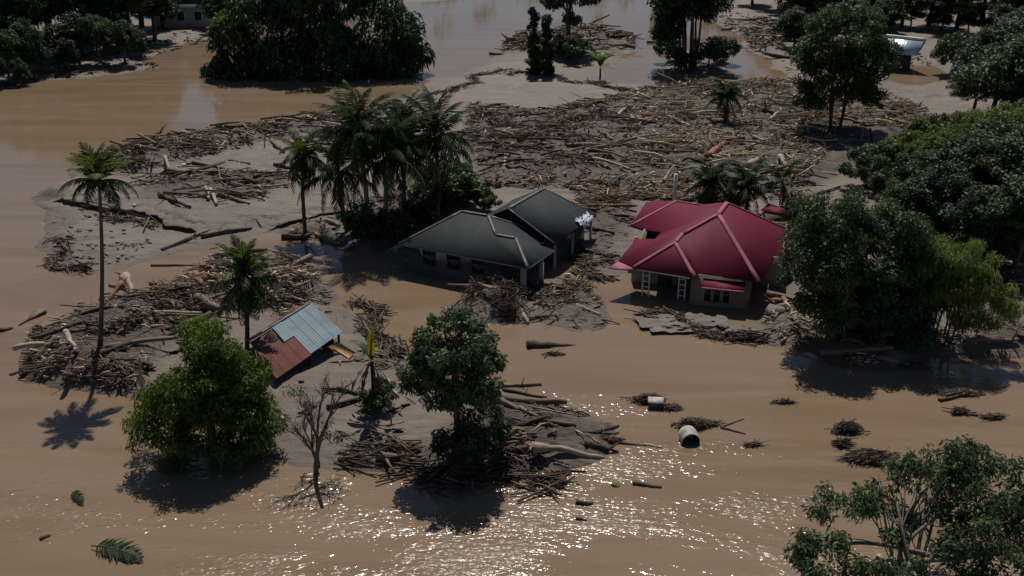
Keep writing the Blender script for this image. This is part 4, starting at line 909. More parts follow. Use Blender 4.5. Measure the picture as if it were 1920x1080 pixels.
place_tree('tall_tree', p, tree_meshes(44, H, [(0, 0, H - 2.6, 3.4, 3.2, 2.5), (-2.2, 0, H - 4.6, 2.4, 2.8, 2.2), (2.6, 0, H - 4.8, 2.8, 2.8, 2.3), (0, 0, H - 6.5, 4.0, 3.2, 2.0), (1.8, 0, H - 8.2, 2.6, 2.2, 1.2), (-2.8, -.4, H - 8.6, 1.5, 1.5, 1.2)], 260, .70, 120, .32, .135, M_leaf, .20, nlimb=44, trunkfrac=.7, multi=3), 'tall dark tree standing in the debris field left of the shiny roofed shed')
p = ground(1790, 140); H = height_at(p, 66)
place_tree('round_tree', p, tree_meshes(45, H, [(0, 0, H * .55, 2.9, 2.6, H * .44)], 80, .65, 60, .42, .17, M_leaf, .16, nlimb=14), 'rounded grey green tree right beside the shiny roofed shed')
# distant woods past the last visible bank: they close the horizon and mirror in the river
rng = np.random.default_rng(9)
C = []
for _ in range(900):
    x = rng.uniform(-330, 330); y = rng.uniform(228, 330)
    az = x / y * FPX + 960
    if 690 < az < 1225 and y < 322: continue
    if 285 < az < 395 or 70 < az < 160: continue
    hgt = rng.uniform(3, 27) * (1.0 if az < 900 else .9); C.append((x, y, hgt))
for _ in range(260):
    x = rng.uniform(-90, 110); C.append((x, rng.uniform(330, 350), rng.uniform(2, 15 + 10 * (abs(x + 12) < 6))))
V, q, t = leaves(rng, C, 3.4, 26, 2.6, 1.3, .4, .3)
tag(obj('distant_woods', mesh('distant_woods', V, [q], M_darkleaf, t)), 'dark far off woods closing the river plain', None, None, 'stuff')
# ------------------------------------------------------------------ driftwood: single logs
TONE = {'pale': M_pale, 'grey': M_grey, 'dark': M_dark, 'red': M_rust}
def log_mesh(seed, L, r0, r1, m, bend=.06, stubs=2, k=8, flare=0.0):
    rng = np.random.default_rng(seed); n = 9; t = np.linspace(0, 1, n)
    path = np.stack([(t - .5) * L, np.sin(t * np.pi * rng.uniform(.8, 1.6) + rng.uniform(0, 2)) * bend * L * rng.normal(.4, .6) + rng.normal(0, .10 * r0, n), np.sin(t * np.pi) * rng.uniform(-.3, 1) * bend * L * .4 + rng.normal(0, .06 * r0, n)], -1)
    path[:, 1] -= path[:, 1].mean(); path[:, 2] -= path[:, 2].mean()
    rad = r0 + (r1 - r0) * t + rng.normal(0, .05 * r0, n); rad[0] *= 1 + flare; rad[1] *= 1 + flare * .4; rad[-1] *= .75
    g = Geo(); g.tube(path, rad, k, jit=rng.uniform(.86, 1.14, (n, k))[..., None][..., 0])
    for _ in range(stubs):
        i = rng.integers(2, n - 1); a = rng.uniform(-.3, np.pi + .3); l = rng.uniform(2.2, 7) * r0
        d = np.array((rng.uniform(.1, .9), math.cos(a), math.sin(a) * .7)); d /= np.linalg.norm(d)
        g.tube([path[i], path[i] + d * l * .55 + rng.normal(0, .05 * l, 3), path[i] + d * l], [r0 * .42, r0 * .3, r0 * .16], 5)
    if flare > .5:
        for _ in range(6):
            a = rng.uniform(0, 6.28); d = np.array((-.5, math.cos(a), math.sin(a))); l = r0 * rng.uniform(2, 4)
            g.tube([path[0], path[0] + d * l * .5, path[0] + d * l + rng.normal(0, .2 * l, 3)], [r0 * .5, r0 * .25, r0 * .08], 4)
    return g.mesh('log', m, True)
NLOG = [0]
def y_near(b): return b[1] > 130
def lay(a, b, r, tone, label, lift=0.0, za=None, zb=None, taper=.7, stubs=None, flare=0.0, group=None, bend=.05, name='driftwood_log', cat='log'):
    A = ground(*a) if za is None else at(*a, za); B = ground(*b) if zb is None else at(*b, zb)
    if za is None: A[2] = max(A[2], -.02) + r * .75 + lift
    if zb is None: B[2] = max(B[2], -.02) + r * taper * .75 + lift
    L = np.linalg.norm(B - A); NLOG[0] += 1; r = r * .78 if y_near(b) else r
    me = log_mesh(1000 + NLOG[0], L, r, r * taper, TONE[tone], bend, (2 if L > 4 else 1) if stubs is None else stubs, 8, flare)
    o = obj(name, me, None, tuple((A + B) / 2)); d = Vector((B - A) / L)
    o.rotation_euler = d.to_track_quat('X', 'Z').to_euler(); tag(o, label, cat, group); return o
HL = [
 (262,267,356,263,.36,'dark','thick dark log at the river edge, left end of the upper driftwood line'),(312,258,472,245,.26,'dark','very long dark log lying along the river edge above the mud flat'),
 (508,266,531,287,.22,'grey','grey log slanting down the mud flat left of the drooping palm'),(430,303,470,309,.14,'dark','thin dark log half sunk in the open mud left of the drooping palm'),(515,313,546,319,.30,'dark','short fat dark log just left of the drooping palm crown'),
 (307,298,321,320,.20,'pale','pale log end pointing down beside the left driftwood heap'),(558,259,617,250,.18,'pale','pale log on the driftwood line above the drooping palm'),(606,220,650,210,.2,'dark','dark log at the river edge left of the coconut palm tops'),
 (385,354,394,376,.20,'pale','left one of two short pale logs side by side on the mud flat'),(394,358,408,386,.22,'pale','right one of two short pale logs side by side on the mud flat'),(301,368,353,392,.22,'dark','dark log in the small heap right of the tall slender palm crown'),
 (409,339,460,350,.18,'grey','grey log above the pair of short pale logs'),(458,340,481,346,.32,'dark','stumpy dark log right of the grey log on the mud flat'),(410,368,470,384,.2,'grey','grey log with a broken fork below the two short pale logs'),
 (308,473,455,410,.24,'grey','long mud caked log lying along the edge of the narrow channel'),(380,447,470,428,.22,'grey','second log beside the long mud caked log at the channel edge'),(283,499,371,498,.14,'dark','straight dark pole floating at the channel mouth'),
 (528,449,580,448,.30,'dark','dark log in the water at the foot of the drooping palm'),(590,442,640,462,.22,'grey','ladder like grey log at the right foot of the drooping palm'),
 (121,617,141,664,.24,'pale','pale log standing out of the left raft, pointing down'),(140,662,171,702,.20,'dark','dark log crossing the trunk of the tall slender palm at the raft'),(105,638,70,677,.26,'grey','grey log at the left end of the raft pointing to the water'),
 (210,582,246,569,.20,'pale','pale log on the top of the left raft behind the tall slender palm'),(288,563,321,565,.16,'pale','short pale plank like log on the raft above the bright leafy tree'),(278,588,381,588,.13,'pale','long straight pale pole on the raft behind the bright leafy tree'),
 (231,595,468,594,.09,'grey','longest thin grey pole running across the raft to the short palm'),(370,566,414,590,.42,'grey','fattest grey log of the raft left of the short palm'),(202,585,196,618,.15,'pale','pale stick log right beside the tall slender palm trunk'),
 (180,674,254,642,.26,'dark','dark log slanting up right of the tall slender palm foot'),(267,662,277,688,.13,'pale','short pale branch hanging from the raft left of the bright leafy tree'),(335,660,283,686,.16,'dark','brown log slanting down to the bright leafy tree'),
 (37,708,66,692,.16,'dark','dark spike of wood at the leftmost tip of the raft'),(330,636,358,637,.10,'pale','upper of three parallel planks on the mud above the bright leafy tree'),(331,640,360,641,.10,'pale','middle of three parallel planks on the mud above the bright leafy tree'),(330,644,357,646,.10,'grey','lowest of three parallel planks on the mud above the bright leafy tree'),
 (440,505,560,520,.18,'dark','dark log on the mud right of the short palm crown'),(490,535,540,520,.14,'dark','dark log slanting above the rusty shack'),(530,565,588,560,.12,'dark','dark branch on the mud behind the rusty shack roof'),
 (944,338,1042,296,.26,'dark','long dark log slanting up across the bare mud behind the rear black roof'),(1042,296,1112,300,.20,'dark','dark log joining the slanting log and the pale pole'),(1111,299,1199,324,.20,'pale','long pale pole slanting right behind the rear black roof'),
 (1025,281,1143,274,.34,'grey','large grey log with a shadowed underside in the middle of the debris field'),(934,256,960,240,.22,'pale','short pale log slanting up right of the coconut palm crowns'),(896,304,945,291,.24,'dark','dark log touching the coconut palm crown from the right'),
 (1050,347,1061,326,.24,'pale','broad pale stub in the chips right behind the rear black roof'),(992,340,1010,353,.14,'pale','short pale stick at the peak of the rear black roof'),(1121,248,1153,265,.28,'grey','grey log slanting down in the centre of the debris field'),
 (919,202,976,217,.12,'dark','thin dark branch at the top edge of the debris field'),(1105,208,1143,219,.12,'dark','dark forked branch alone on the pale mud'),(1161,219,1174,202,.22,'pale','pale slanting log at the left end of the dense pale debris'),
 (1250,222,1286,210,.24,'pale','upper arm of the pale V shaped pair of logs'),(1250,222,1297,239,.24,'pale','lower arm of the pale V shaped pair of logs'),(1285,210,1334,202,.22,'pale','pale log continuing the upper arm of the V to the right'),(1304,216,1345,209,.22,'pale','pale log below and parallel to the one left of the small bushy palm'),
 (1394,205,1434,201,.22,'pale','pale log right of the small bushy palm, highest in the debris'),(1435,230,1461,212,.20,'pale','pale curved log slanting up left of the tall dark tree'),(1400,281,1432,267,.28,'pale','pale crooked log below the tall dark tree'),(1431,267,1463,265,.22,'pale','pale log running into the shade of the tall dark tree'),
 (1358,270,1397,265,.48,'red','fattest reddish log in the middle of the debris'),(1327,299,1359,271,.42,'red','broad tan plank like log leaning on the reddish log'),(1290,300,1335,303,.2,'dark','dark log below the broad tan log'),
 (1429,316,1568,331,.28,'pale','longest pale log, lying above the spreading tree beside the shade'),(1400,316,1428,302,.40,'pale','fat pale stump end left of the longest pale log'),(1462,298,1474,316,.30,'pale','short broad pale piece standing above the longest pale log'),
 (1331,326,1393,344,.20,'grey','grey curved log above the two palms behind the crimson roof'),(1537,366,1572,350,.20,'pale','pale log between the spreading tree and the longest pale log'),(1452,325,1460,345,.16,'pale','short pale log above the thin palm by the outhouse'),(1470,330,1530,345,.15,'grey','grey log just under the longest pale log'),
 (977,66,1187,65,.42,'red','long red brown log on top of the far log raft'),(942,83,986,81,.40,'red','red brown log end jutting from the far log raft into the river'),(918,102,944,102,.25,'dark','dark log floating left of the far log raft'),(1213,81,1242,81,.25,'grey','grey log in the far water right of the log raft'),(1060,82,1120,74,.3,'pale','pale log on the near side of the far log raft'),
 (1161,187,1221,186,.22,'grey','grey log at the end of the dark debris string on the pale mud'),(1080,400,1180,408,.2,'dark','dark log on the mud between the black and crimson roofs'),(1100,428,1150,440,.22,'dark','dark log on the mud right of the rear black roof'),(1090,470,1150,486,.2,'dark','dark log at the water edge between the two houses'),
 (1634,236,1681,234,.2,'red','brown log right of the tall dark tree trunks'),(1687,239,1712,232,.2,'pale','pale log at the right end of the debris field'),
 (988,651,1089,646,.36,'dark','dark tapered log floating alone in the brown water in front of the houses'),(975,585,990,608,.20,'pale','whitish log beside the dark brush pile'),(940,725,1016,723,.12,'grey','straight grey pole right of the round crowned tree'),(945,736,1026,746,.12,'dark','dark pole below the grey pole right of the round crowned tree'),
 (1095,838,1160,848,.22,'dark','dark pointed log at the right tip of the front debris island'),(707,860,771,866,.26,'grey','grey log on the front mud edge left of the round crowned tree'),(614,767,680,748,.16,'dark','dark log slanting up to the yellow leafed banana plant'),(632,731,672,740,.14,'dark','dark log left of the yellow leafed banana plant'),
 (728,715,745,746,.11,'pale','pale stick log right of the yellow leafed banana plant'),(515,768,543,798,.10,'pale','pale pole at the right side of the bright leafy tree'),(1000,790,1080,800,.16,'grey','grey log on the front debris island'),(960,850,1050,842,.24,'dark','big dark log on the right half of the front debris island'),
 (1351,802,1395,785,.08,'grey','upper stick of the floating V right of the white drum'),(1352,803,1398,814,.08,'dark','lower stick of the floating V right of the white drum'),(1206,834,1242,839,.10,'pale','pale pole floating left of the white drum'),(1150,830,1210,836,.10,'dark','dark pole floating between the front island and the white drum'),
 (1080,944,1112,945,.17,'dark','short dark log floating alone in the rippled water near the front'),(1186,908,1241,914,.14,'dark','dark twiggy log floating below the white drum'),(1080,973,1100,976,.10,'dark','smallest dark stick floating in the rippled water'),(1760,752,1842,734,.16,'dark','dark matted log floating below the bamboo clump'),(1128,600,1163,608,.06,'dark','thin stick poking out of the flat mat into the water'),
 (0,622,24,616,.2,'dark','dark log floating at the left picture edge'),(75,1012,94,1004,.12,'dark','bent dark piece of wood floating in the lower left'),(1785,774,1835,780,.14,'dark','lower dark matted log floating right of the tree shadow'),(1690,590,1760,640,.2,'grey','grey log leaning under the bamboo clump'),
]
for h in HL: lay((h[0], h[1]), (h[2], h[3]), h[4], h[5], h[6], taper=.35 if 'tapered' in h[6] or 'pointed' in h[6] else .72, flare=.2 if 'tapered' in h[6] else 0, stubs=0 if 'floating' in h[6] else None, lift=-.5 * h[4] if 'floating' in h[6] else 0, bend=.02 if 'floating' in h[6] else .05)
# uprights
for x0, y0, x1, y1, r, tn, lab in [(497,277,496,250,.09,'pale','upright pale stake on the mud left of the drooping palm'),(538,246,528,214,.09,'pale','pale forked dead branch standing at the river edge'),(572,270,538,244,.10,'pale','pale leaning branch below the standing forked branch'),(262,567,275,545,.16,'dark','dark snag sticking up from the raft'),(269,738,259,668,.14,'pale','tall pale stake leaning at the left side of the bright leafy tree'),
        (1104,46,1144,27,.16,'dark','dark branch slanting up from the far log raft'),(1617,264,1618,238,.12,'pale','pale broken stake right of the tall dark tree'),(1634,268,1634,240,.12,'dark','dark stake right of the pale broken stake'),(736,802,732,774,.07,'pale','small pale stake on the mud left of the round crowned tree'),(670,240,645,172,.10,'grey','leaning grey pole behind the coconut palm tops'),(1421,100,1437,70,.22,'pale','pale curved branch standing at the far right heap'),(1519,308,1515,262,.10,'pale','thin pale stake standing in the shade of the tall dark tree')]:
    a = ground(x0, y0); hz = height_at((a[0], a[1] + .6), y1)
    lay((x0, y0), (x1, y1), r, tn, lab, za=a[2] - .2, zb=hz, taper=.6, name='upright_branch', cat='branch')

# random single logs (shared shapes) spread through the debris zones
LM = {k: [log_mesh(2000 + 20 * j + i, 1.0, .055, .04, TONE[k], .07, 0 if i % 3 else 1, 7, .8 if i == 4 else 0) for i in range(6)] for j, k in enumerate(TONE)}
ZONE = [  # polygon, single logs, loose sticks, mean angle, tone mean, height, label place
  ([(880,205),(1000,222),(1170,190),(1190,372),(900,362),(870,290)], 34, 4600, .05, .42, .22, 'in the muddy left half of the wide debris field', 'left half of the debris field'),
  ([(1170,190),(1300,168),(1480,162),(1570,200),(1560,300),(1500,362),(1190,372)], 74, 13500, .15, .66, .40, 'in the dense right half of the wide debris field', 'right half of the debris field'),
  ([(1560,185),(1740,215),(1715,262),(1640,262),(1560,250)], 16, 2800, .1, .68, .4, 'right of the tall dark tree in the debris field', 'debris right of the tall tree'),
  ([(265,272),(480,244),(640,216),(650,262),(520,268),(400,300),(250,345),(180,302)], 34, 3800, .15, .42, .35, 'on the upper driftwood line along the river', 'upper driftwood line'),
  ([(250,352),(400,330),(560,340),(540,372),(470,392),(270,390)], 12, 520, -.2, .36, .2, 'scattered on the mud flat left of the drooping palm', 'scattered on the mud flat'),
  ([(42,702),(60,640),(170,580),(330,543),(400,492),(560,490),(630,560),(480,590),(350,605),(330,650),(300,690),(240,740),(60,712)], 52, 4600, .1, .46, .45, 'in the raft round the tall slender palm', 'left raft'),
  ([(930,790),(1020,754),(1150,800),(1130,860),(1060,882),(930,874)], 12, 620, .0, .40, .15, 'on the front debris island by the round crowned tree', 'front debris island'),
  ([(1420,632),(1445,590),(1500,570),(1530,640),(1500,655)], 8, 1000, .5, .56, .6, 'in the heap right of the crimson roofed house', 'heap beside the red house'),
  ([(1560,684),(1600,620),(1700,600),(1790,650),(1700,676),(1640,694)], 10, 1000, -.3, .40, .3, 'on the right bank under the spreading tree', 'right bank'),
  ([(1750,650),(1920,615),(2050,622),(1990,668),(1760,668)], 4, 900, .1, .28, .3, 'on the right bank below the bamboo clump', 'right bank below the bamboo'),
  ([(938,100),(960,80),(1080,62),(1130,60),(1195,80),(1188,92),(1120,112),(1000,110)], 22, 2800, .03, .44, .9, 'on the far log raft in the river', 'far log raft'),
  ([(1340,40),(1460,50),(1472,120),(1410,95),(1385,62)], 9, 900, .4, .42, .6, 'on the far right heap by the side water', 'far right heap'),
  ([(1000,540),(1092,527),(1130,570),(1135,618),(1080,618),(1000,604)], 7, 1100, .05, .38, .08, 'on the flat mat between the houses', 'flat mat'),
  ([(845,575),(900,548),(960,560),(1002,580),(985,600),(900,603)], 4, 2400, .4, .17, .9, 'in the dark brush pile before the black roofed house', 'dark brush pile'),
  ([(640,420),(700,390),(880,372),(900,420),(760,462),(690,474)], 3, 1500, 0, .22, .3, 'at the foot of the coconut palms', 'foot of the palms'),
  ([(1080,380),(1180,375),(1190,440),(1140,512),(1085,488)], 4, 900, .0, .32, .1, 'on the mud between the black and crimson roofs', 'mud between the houses'),
  ([(540,452),(545,425),(640,415),(640,462),(600,450)], 3, 420, -.2, .25, .25, 'at the foot of the drooping palm', 'foot of the drooping palm'),
  ([(80,420),(180,412),(250,440),(300,470),(200,505),(120,500),(80,460)], 0, 420, .2, .15, .03, '', ''),
  ([(560,600),(680,610),(770,690),(780,850),(560,850)], 0, 330, .1, .25, .06, '', ''),
  ([(400,530),(640,575),(650,600),(440,600)], 0, 420, .1, .3, .1, '', ''),
  ([(880,362),(1500,362),(1500,385),(1300,388),(1100,380),(1030,350)], 0, 3000, .0, .5, .2, '', ''),
  ([(1570,560),(1800,480),(1920,520),(1920,560),(1800,590),(1600,600)], 0, 900, .1, .3, .2, '', ''),
  ([(1340,20),(1700,90),(1760,130),(1500,150),(1400,80)], 0, 700, .1, .35, .2, '', ''),
  ([(0,166),(100,148),(300,130),(280,110),(420,70),(380,60),(100,110)], 0, 600, .1, .2, .2, '', ''),
]
STRING = [([(965,150),(1000,143),(1060,152),(1110,165),(1160,178),(1225,182)], 420, .3), ([(812,192),(850,172),(900,150),(965,138)], 300, .4), ([(640,575),(690,602),(722,640),(772,682)], 300, .35), ([(74,460),(118,503),(180,508)], 160, .2), ([(640,880),(760,892),(900,888),(960,868),(1070,884)], 460, .6), ([(1160,520),(1100,495),(1076,486)], 130, .3),
          ([(1200,598),(1300,620),(1430,640)], 240, .25), ([(880,240),(960,262),(1060,255),(1160,232)], 520, .5), ([(900,290),(990,282),(1060,288)], 260, .4), ([(140,402),(240,420),(300,432)], 120, .3)]
rng = np.random.default_rng(123)
def scatter(P, n):
    lo = P.min(0); hi = P.max(0); out = np.zeros((0, 2))
    while len(out) < n:
        q = lo + (hi - lo) * rng.random((max(n * 3, 50), 2)); out = np.concatenate([out, q[inside(P, q[:, 0], q[:, 1])]])
    return out[:n]
SW = {'pale': 'pale bleached', 'grey': 'grey brown', 'dark': 'wet dark brown', 'red': 'reddish brown'}
ST = []
for zi, (P, nl, ns, ang, tm, hz, place, grp) in enumerate(ZONE):
    P = polyw(P)
    big = scatter(P, max(int(nl * (2.4 if P[:, 1].mean() > 78 else 1.1)), 1)); nl = int(round(nl * .47))
    for (x, y) in big[:nl]:
        tn = rng.choice(['pale', 'grey', 'dark', 'red'], p=np.array([max(.05, tm - .15), .38, max(.05, .62 - tm), .08]) / (max(.05, tm - .15) + .46 + max(.05, .62 - tm)))
        a = rng.normal(ang, .5) if rng.random() < .7 else rng.uniform(0, 3.14); a = -a
        L = rng.choice([1.6, 2.4, 3.4, 4.8], p=[.25, .35, .28, .12]) * rng.uniform(.85, 1.2) * (1.5 if y > 130 else 1.0); r = rng.uniform(.75, 1.7) * (1.5 if y > 130 else 1.0) * (1 if L > 2.2 else .8)
        long = L > 3.6
        o = obj('driftwood_log', LM[tn][rng.integers(6)], None, (x, y, max(ghv(x, y), 0) + .055 * r * 1.6 + rng.uniform(0, .35) * hz), (rng.uniform(0, 6.28), rng.normal(0, .10), a), (L, 2.2 * r, 2.2 * r))
        tag(o, f"{'long' if long else 'short'} {SW[tn]} log {place}", 'log', f"{'long' if long else 'short'} {SW[tn]} logs, {grp}")
    p = scatter(P, ns); d = np.clip(fbm(p[:, 0] * .45, p[:, 1] * .45, 3, 50 + zi), 0, 1); keep = rng.random(ns) < np.clip((d - (.38 if P[:, 1].mean() > 78 else .45)) * 7, .05, 1)
    p = p[keep]; n = len(p)
    a = np.where(rng.random(n) < .6, rng.normal(ang, .5, n), rng.uniform(0, 3.14, n))
    patch = (fbm(p[:, 0] * .3, p[:, 1] * .3, 3, 90) - .45) * .9
    fine = .6 if zi == 13 else 1.0
    chip = (rng.random(n) < .35) & (zi != 13)
    ST.append((p, -a, np.where(chip, rng.uniform(.25, .7, n), rng.lognormal(-.25 if P[:, 1].mean() > 78 else -.65, .5, n)) * (.45 if zi == 17 else fine), np.where(chip, rng.uniform(.04, .09, n), rng.uniform(.016, .055, n)) * (.8 if zi == 17 else fine) * np.where(p[:, 1] > 120, 1.8, 1), np.where(chip & (zi < 3), rng.normal(0, .45, n), rng.normal(0, .16 if zi != 13 else .5, n)), np.clip(rng.normal(tm, .24, n) + patch, 0, 1), rng.random(n) ** 1.5 * hz, p))
    ff = 2 if (P[:, 1].mean() < 78 and zi not in (17, 18)) else 1
    if ff == 2:      # finer litter where the heaps are near enough to show it
        p = scatter(P, ns); d = np.clip(fbm(p[:, 0] * .45, p[:, 1] * .45, 3, 50 + zi), 0, 1); p = p[rng.random(ns) < np.clip((d - .43) * 7, .06, 1)]; n = len(p)
        ST[-1] = tuple(np.concatenate([u, v]) for u, v in zip(ST[-1], (p, rng.uniform(0, 3.14, n), rng.lognormal(-1.0, .45, n), rng.uniform(.008, .026, n), rng.normal(0, .3, n), np.clip(rng.normal(tm, .22, n), 0, 1), rng.random(n) ** 1.5 * hz, p)))
    b = big[nl:] if zi < 17 else big[:0]; n = len(b)
    if n and zi < 17: ST[-1] = tuple(np.concatenate([u, v]) for u, v in zip(ST[-1], (b, -rng.normal(ang, .5, n), rng.uniform(1.2, 3.2, n) * (1.3 if P[:, 1].mean() > 78 else .8), rng.uniform(.05, .12, n) * (1.25 if P[:, 1].mean() > 78 else .6), rng.normal(0, .1, n), np.clip(rng.normal(tm, .2, n), 0, 1), rng.random(n) * hz, b)))
def stick_geo(lst):
    p = np.concatenate([s[0] for s in lst]); a, L, r, tl, tn, dz = [np.concatenate([s[i] for s in lst]) for i in range(1, 7)]
    n = len(p); L = np.clip(L, .3, 4.5)
    d = np.stack([np.cos(a) * np.cos(tl), np.sin(a) * np.cos(tl), np.sin(tl)], -1)
    s = np.stack([-np.sin(a), np.cos(a), 0 * a], -1); u = np.cross(d, s)
    z = np.maximum(ghv(p[:, 0], p[:, 1]), 0) + r * .6 + dz + np.abs(np.sin(tl)) * L * .35
    c = np.stack([p[:, 0], p[:, 1], z], -1); bend = rng.normal(0, .06, (n, 1)) * L[:, None] * s + rng.normal(0, .03, (n, 1)) * L[:, None] * u
    V = []
    for t, k in ((-.5, .9), (0, 1.0), (.5, .6)):
        cc = c + d * (L * t)[:, None] + (bend if t == 0 else 0)
        for th in range(4):
            V.append(cc + s * (r * k * math.cos(th * math.pi / 2 + .6))[:, None] + u * (r * k * math.sin(th * math.pi / 2 + .6))[:, None])
    V = np.stack(V, 1).reshape(-1, 3)
    f = [[i * 4 + j, i * 4 + (j + 1) % 4, i * 4 + 4 + (j + 1) % 4, i * 4 + 4 + j] for i in range(2) for j in range(4)] + [[3, 2, 1, 0], [8, 9, 10, 11]]
    Q = (np.arange(n)[:, None, None] * 12 + np.array(f)[None]).reshape(-1, 4)
    return V, Q, np.repeat(tn, 12)
SL = []
for P, n, w in STRING:
    P = polyw(P); seg = np.linalg.norm(np.diff(P, axis=0), axis=1); cs = np.concatenate([[0], np.cumsum(seg)]); t = rng.random(n) * cs[-1]
    x = np.interp(t, cs, P[:, 0]); y = np.interp(t, cs, P[:, 1]); wav = np.sin(t * 1.1) * .6 + np.sin(t * .43 + 1) * .8
    j = np.clip(np.searchsorted(cs, t) - 1, 0, len(seg) - 1); dr = np.diff(P, axis=0)[j] / seg[j][:, None]
    q = np.stack([x, y], -1) + np.stack([-dr[:, 1], dr[:, 0]], -1) * (wav + rng.normal(0, w, n))[:, None]
    SL.append((q, np.arctan2(dr[:, 1], dr[:, 0]) + rng.normal(0, .6, n), rng.lognormal(-.1, .45, n), rng.uniform(.02, .06, n), rng.normal(0, .15, n), np.clip(rng.normal(.22, .14, n), 0, 1), rng.random(n) * .12, q))
def stuff(name, lst, label):
    V, Q, t = stick_geo(lst); tag(obj(name, mesh(name, V, [Q], M_stick, t)), label, None, None, 'stuff')
stuff('driftwood_debris', ST[0:3] + ST[20:21], 'tangled driftwood sticks and chips covering the wide debris field')
stuff('driftwood_debris', ST[3:5], 'driftwood sticks along the river edge of the mud flat')
stuff('driftwood_debris', ST[5:6] + ST[17:20] , 'driftwood sticks of the left raft and the mud round the shack')
stuff('driftwood_debris', ST[6:7], 'twigs and sticks covering the front debris island')
stuff('driftwood_debris', ST[7:10] + ST[21:22], 'sticks heaped on the right bank under the trees')
stuff('driftwood_debris', ST[10:12] + ST[22:], 'sticks on the far raft and far banks')
stuff('driftwood_debris', ST[12:13] + ST[15:16], 'sticks on the flat mat and mud between the houses')
stuff('brush_pile', ST[13:14], 'dark brush pile in front of the black roofed house')
stuff('driftwood_debris', ST[14:15] + ST[16:17], 'sticks washed up under the palms')
stuff('twig_line', SL, 'wavering lines of twigs left on the mud and shore')

# ------------------------------------------------------------------ things adrift
p = at(1295, 838, -.12)       # white drum lying in the water, open side to the viewer
dr = thing('white_drum', p, 'white plastic drum floating with its dark open end towards the viewer', 'drum')
n = 18; th = np.linspace(0, 2 * np.pi, n, endpoint=False); g = Geo()
ringo = lambda y, r, z: np.stack([r * np.cos(th), 0 * th + y, r * np.sin(th) + z], -1)
prof = [(0.0, .56), (.08, .60), (.7, .58), (.76, .60), (1.05, .54), (1.12, .40), (1.14, .02)]
V = np.concatenate([ringo(y, r, .34 + .12 * y) for y, r in prof]); i = np.arange(len(prof) - 1)[:, None] * n; j = np.arange(n)[None]; j2 = (j + 1) % n
Q = np.stack([i + j, i + n + j, i + n + j2, i + j2], -1).reshape(-1, 4)
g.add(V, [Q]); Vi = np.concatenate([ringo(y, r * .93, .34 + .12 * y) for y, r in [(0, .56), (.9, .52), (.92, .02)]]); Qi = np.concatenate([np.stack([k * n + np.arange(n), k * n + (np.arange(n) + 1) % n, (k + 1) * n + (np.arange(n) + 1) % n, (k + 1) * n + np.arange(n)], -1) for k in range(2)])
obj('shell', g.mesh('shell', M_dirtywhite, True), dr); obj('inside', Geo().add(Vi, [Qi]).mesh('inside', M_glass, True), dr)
dr.rotation_euler = (0, 0, .12); dr.scale = (.74, .66, .74)
p = at(1229, 762, 0)
cr = thing('floating_crate', p, 'small pale topped grey box caught in floating debris left of the white drum', 'box')
obj('box', Geo().box((0, 0, .08), (.36, .28, .24), Matrix.Rotation(.15, 3, 'Z')).mesh('box', M_darkwall), cr); obj('lid', Geo().box((0, 0, .345), (.38, .30, .025), Matrix.Rotation(.15, 3, 'Z')).mesh('lid', M_dirtywhite), cr)
M_mat = plain_material('dark_matted_silt', (0.055, 0.040, 0.030), .85, .5, 6.0, bmp=.08)
def clump(px, py, rx, ry, n, h, name, label, tone=.28, hull=None):
    c = at(px, py, 0); n = int(n * 2.2); rx *= .85; ry *= .85
    q = rng.normal(0, .40, (n, 2)) * (rx, ry) * (1.15, .8); P = q + c[:2]; a = rng.normal(.1, .55, n); bell = lambda x, y: np.exp(-(x / rx) ** 2 * 1.6 - (y / ry) ** 2 * 1.6)
    hz = h * .55 * bell(q[:, 0], q[:, 1]) + .06 * rng.random(n)
    V, Q, t = stick_geo([(P, a, rng.lognormal(-1.15, .45, n), rng.uniform(.008, .032, n), rng.normal(0, .13, n), np.clip(rng.normal(tone, .2, n), 0, 1), hz, P)])
    o = thing(name, (c[0], c[1], 0), label, 'debris', 'clumps of debris drifting in the flood')
    obj('twigs', mesh('twigs', V - np.array((c[0], c[1], 0)), [Q], M_stick, t), o)
    m = 15; gx, gy = np.meshgrid(np.linspace(-1.3, 1.3, m) * rx, np.linspace(-1.3, 1.3, m) * ry)
    gz = h * .55 * bell(gx, gy) * (.6 + .8 * rng.random(gx.shape)) - .10 - .10 * rng.random(gx.shape) * (bell(gx, gy) < .25); ii = np.arange(m * m).reshape(m, m)
    obj('mat', mesh('mat', np.stack([gx, gy, gz], -1).reshape(-1, 3), [np.stack([ii[:-1, :-1], ii[:-1, 1:], ii[1:, 1:], ii[1:, :-1]], -1).reshape(-1, 4)], M_mat, None, False), o); return o
clump(1215, 752, .9, .6, 130, .5, 'debris_clump', 'dark debris clump carrying the small grey box')
clump(1258, 766, .5, .4, 50, .2, 'debris_clump', 'small twig clump just right of the small grey box')
clump(1300, 800, .8, .5, 160, .6, 'debris_clump', 'dark debris clump behind the white drum')
clump(1328, 796, .9, .3, 50, .2, 'debris_clump', 'low twigs right of the white drum')
clump(1588, 808, .7, .6, 160, .7, 'debris_clump', 'bushy twig clump at the lower edge of the big tree shadow')
clump(1580, 835, .35, .35, 70, .4, 'debris_clump', 'little round brown clump under the bushy twig clump')
clump(1632, 862, 1.3, .8, 330, .55, 'debris_clump', 'largest floating clump, with pale roots, above the lower right tree', .22)
clump(1800, 740, 1.2, .35, 110, .25, 'debris_clump', 'long low matted clump below the bamboo')
clump(1800, 774, .5, .3, 60, .3, 'debris_clump', 'small brown clump right of the big tree shadow')
clump(1862, 784, .6, .25, 50, .2, 'debris_clump', 'faint low clump at the right edge of the flood')
clump(1715, 690, .8, .4, 90, .3, 'debris_clump', 'twig clump at the tip of the right bank under the spreading tree')
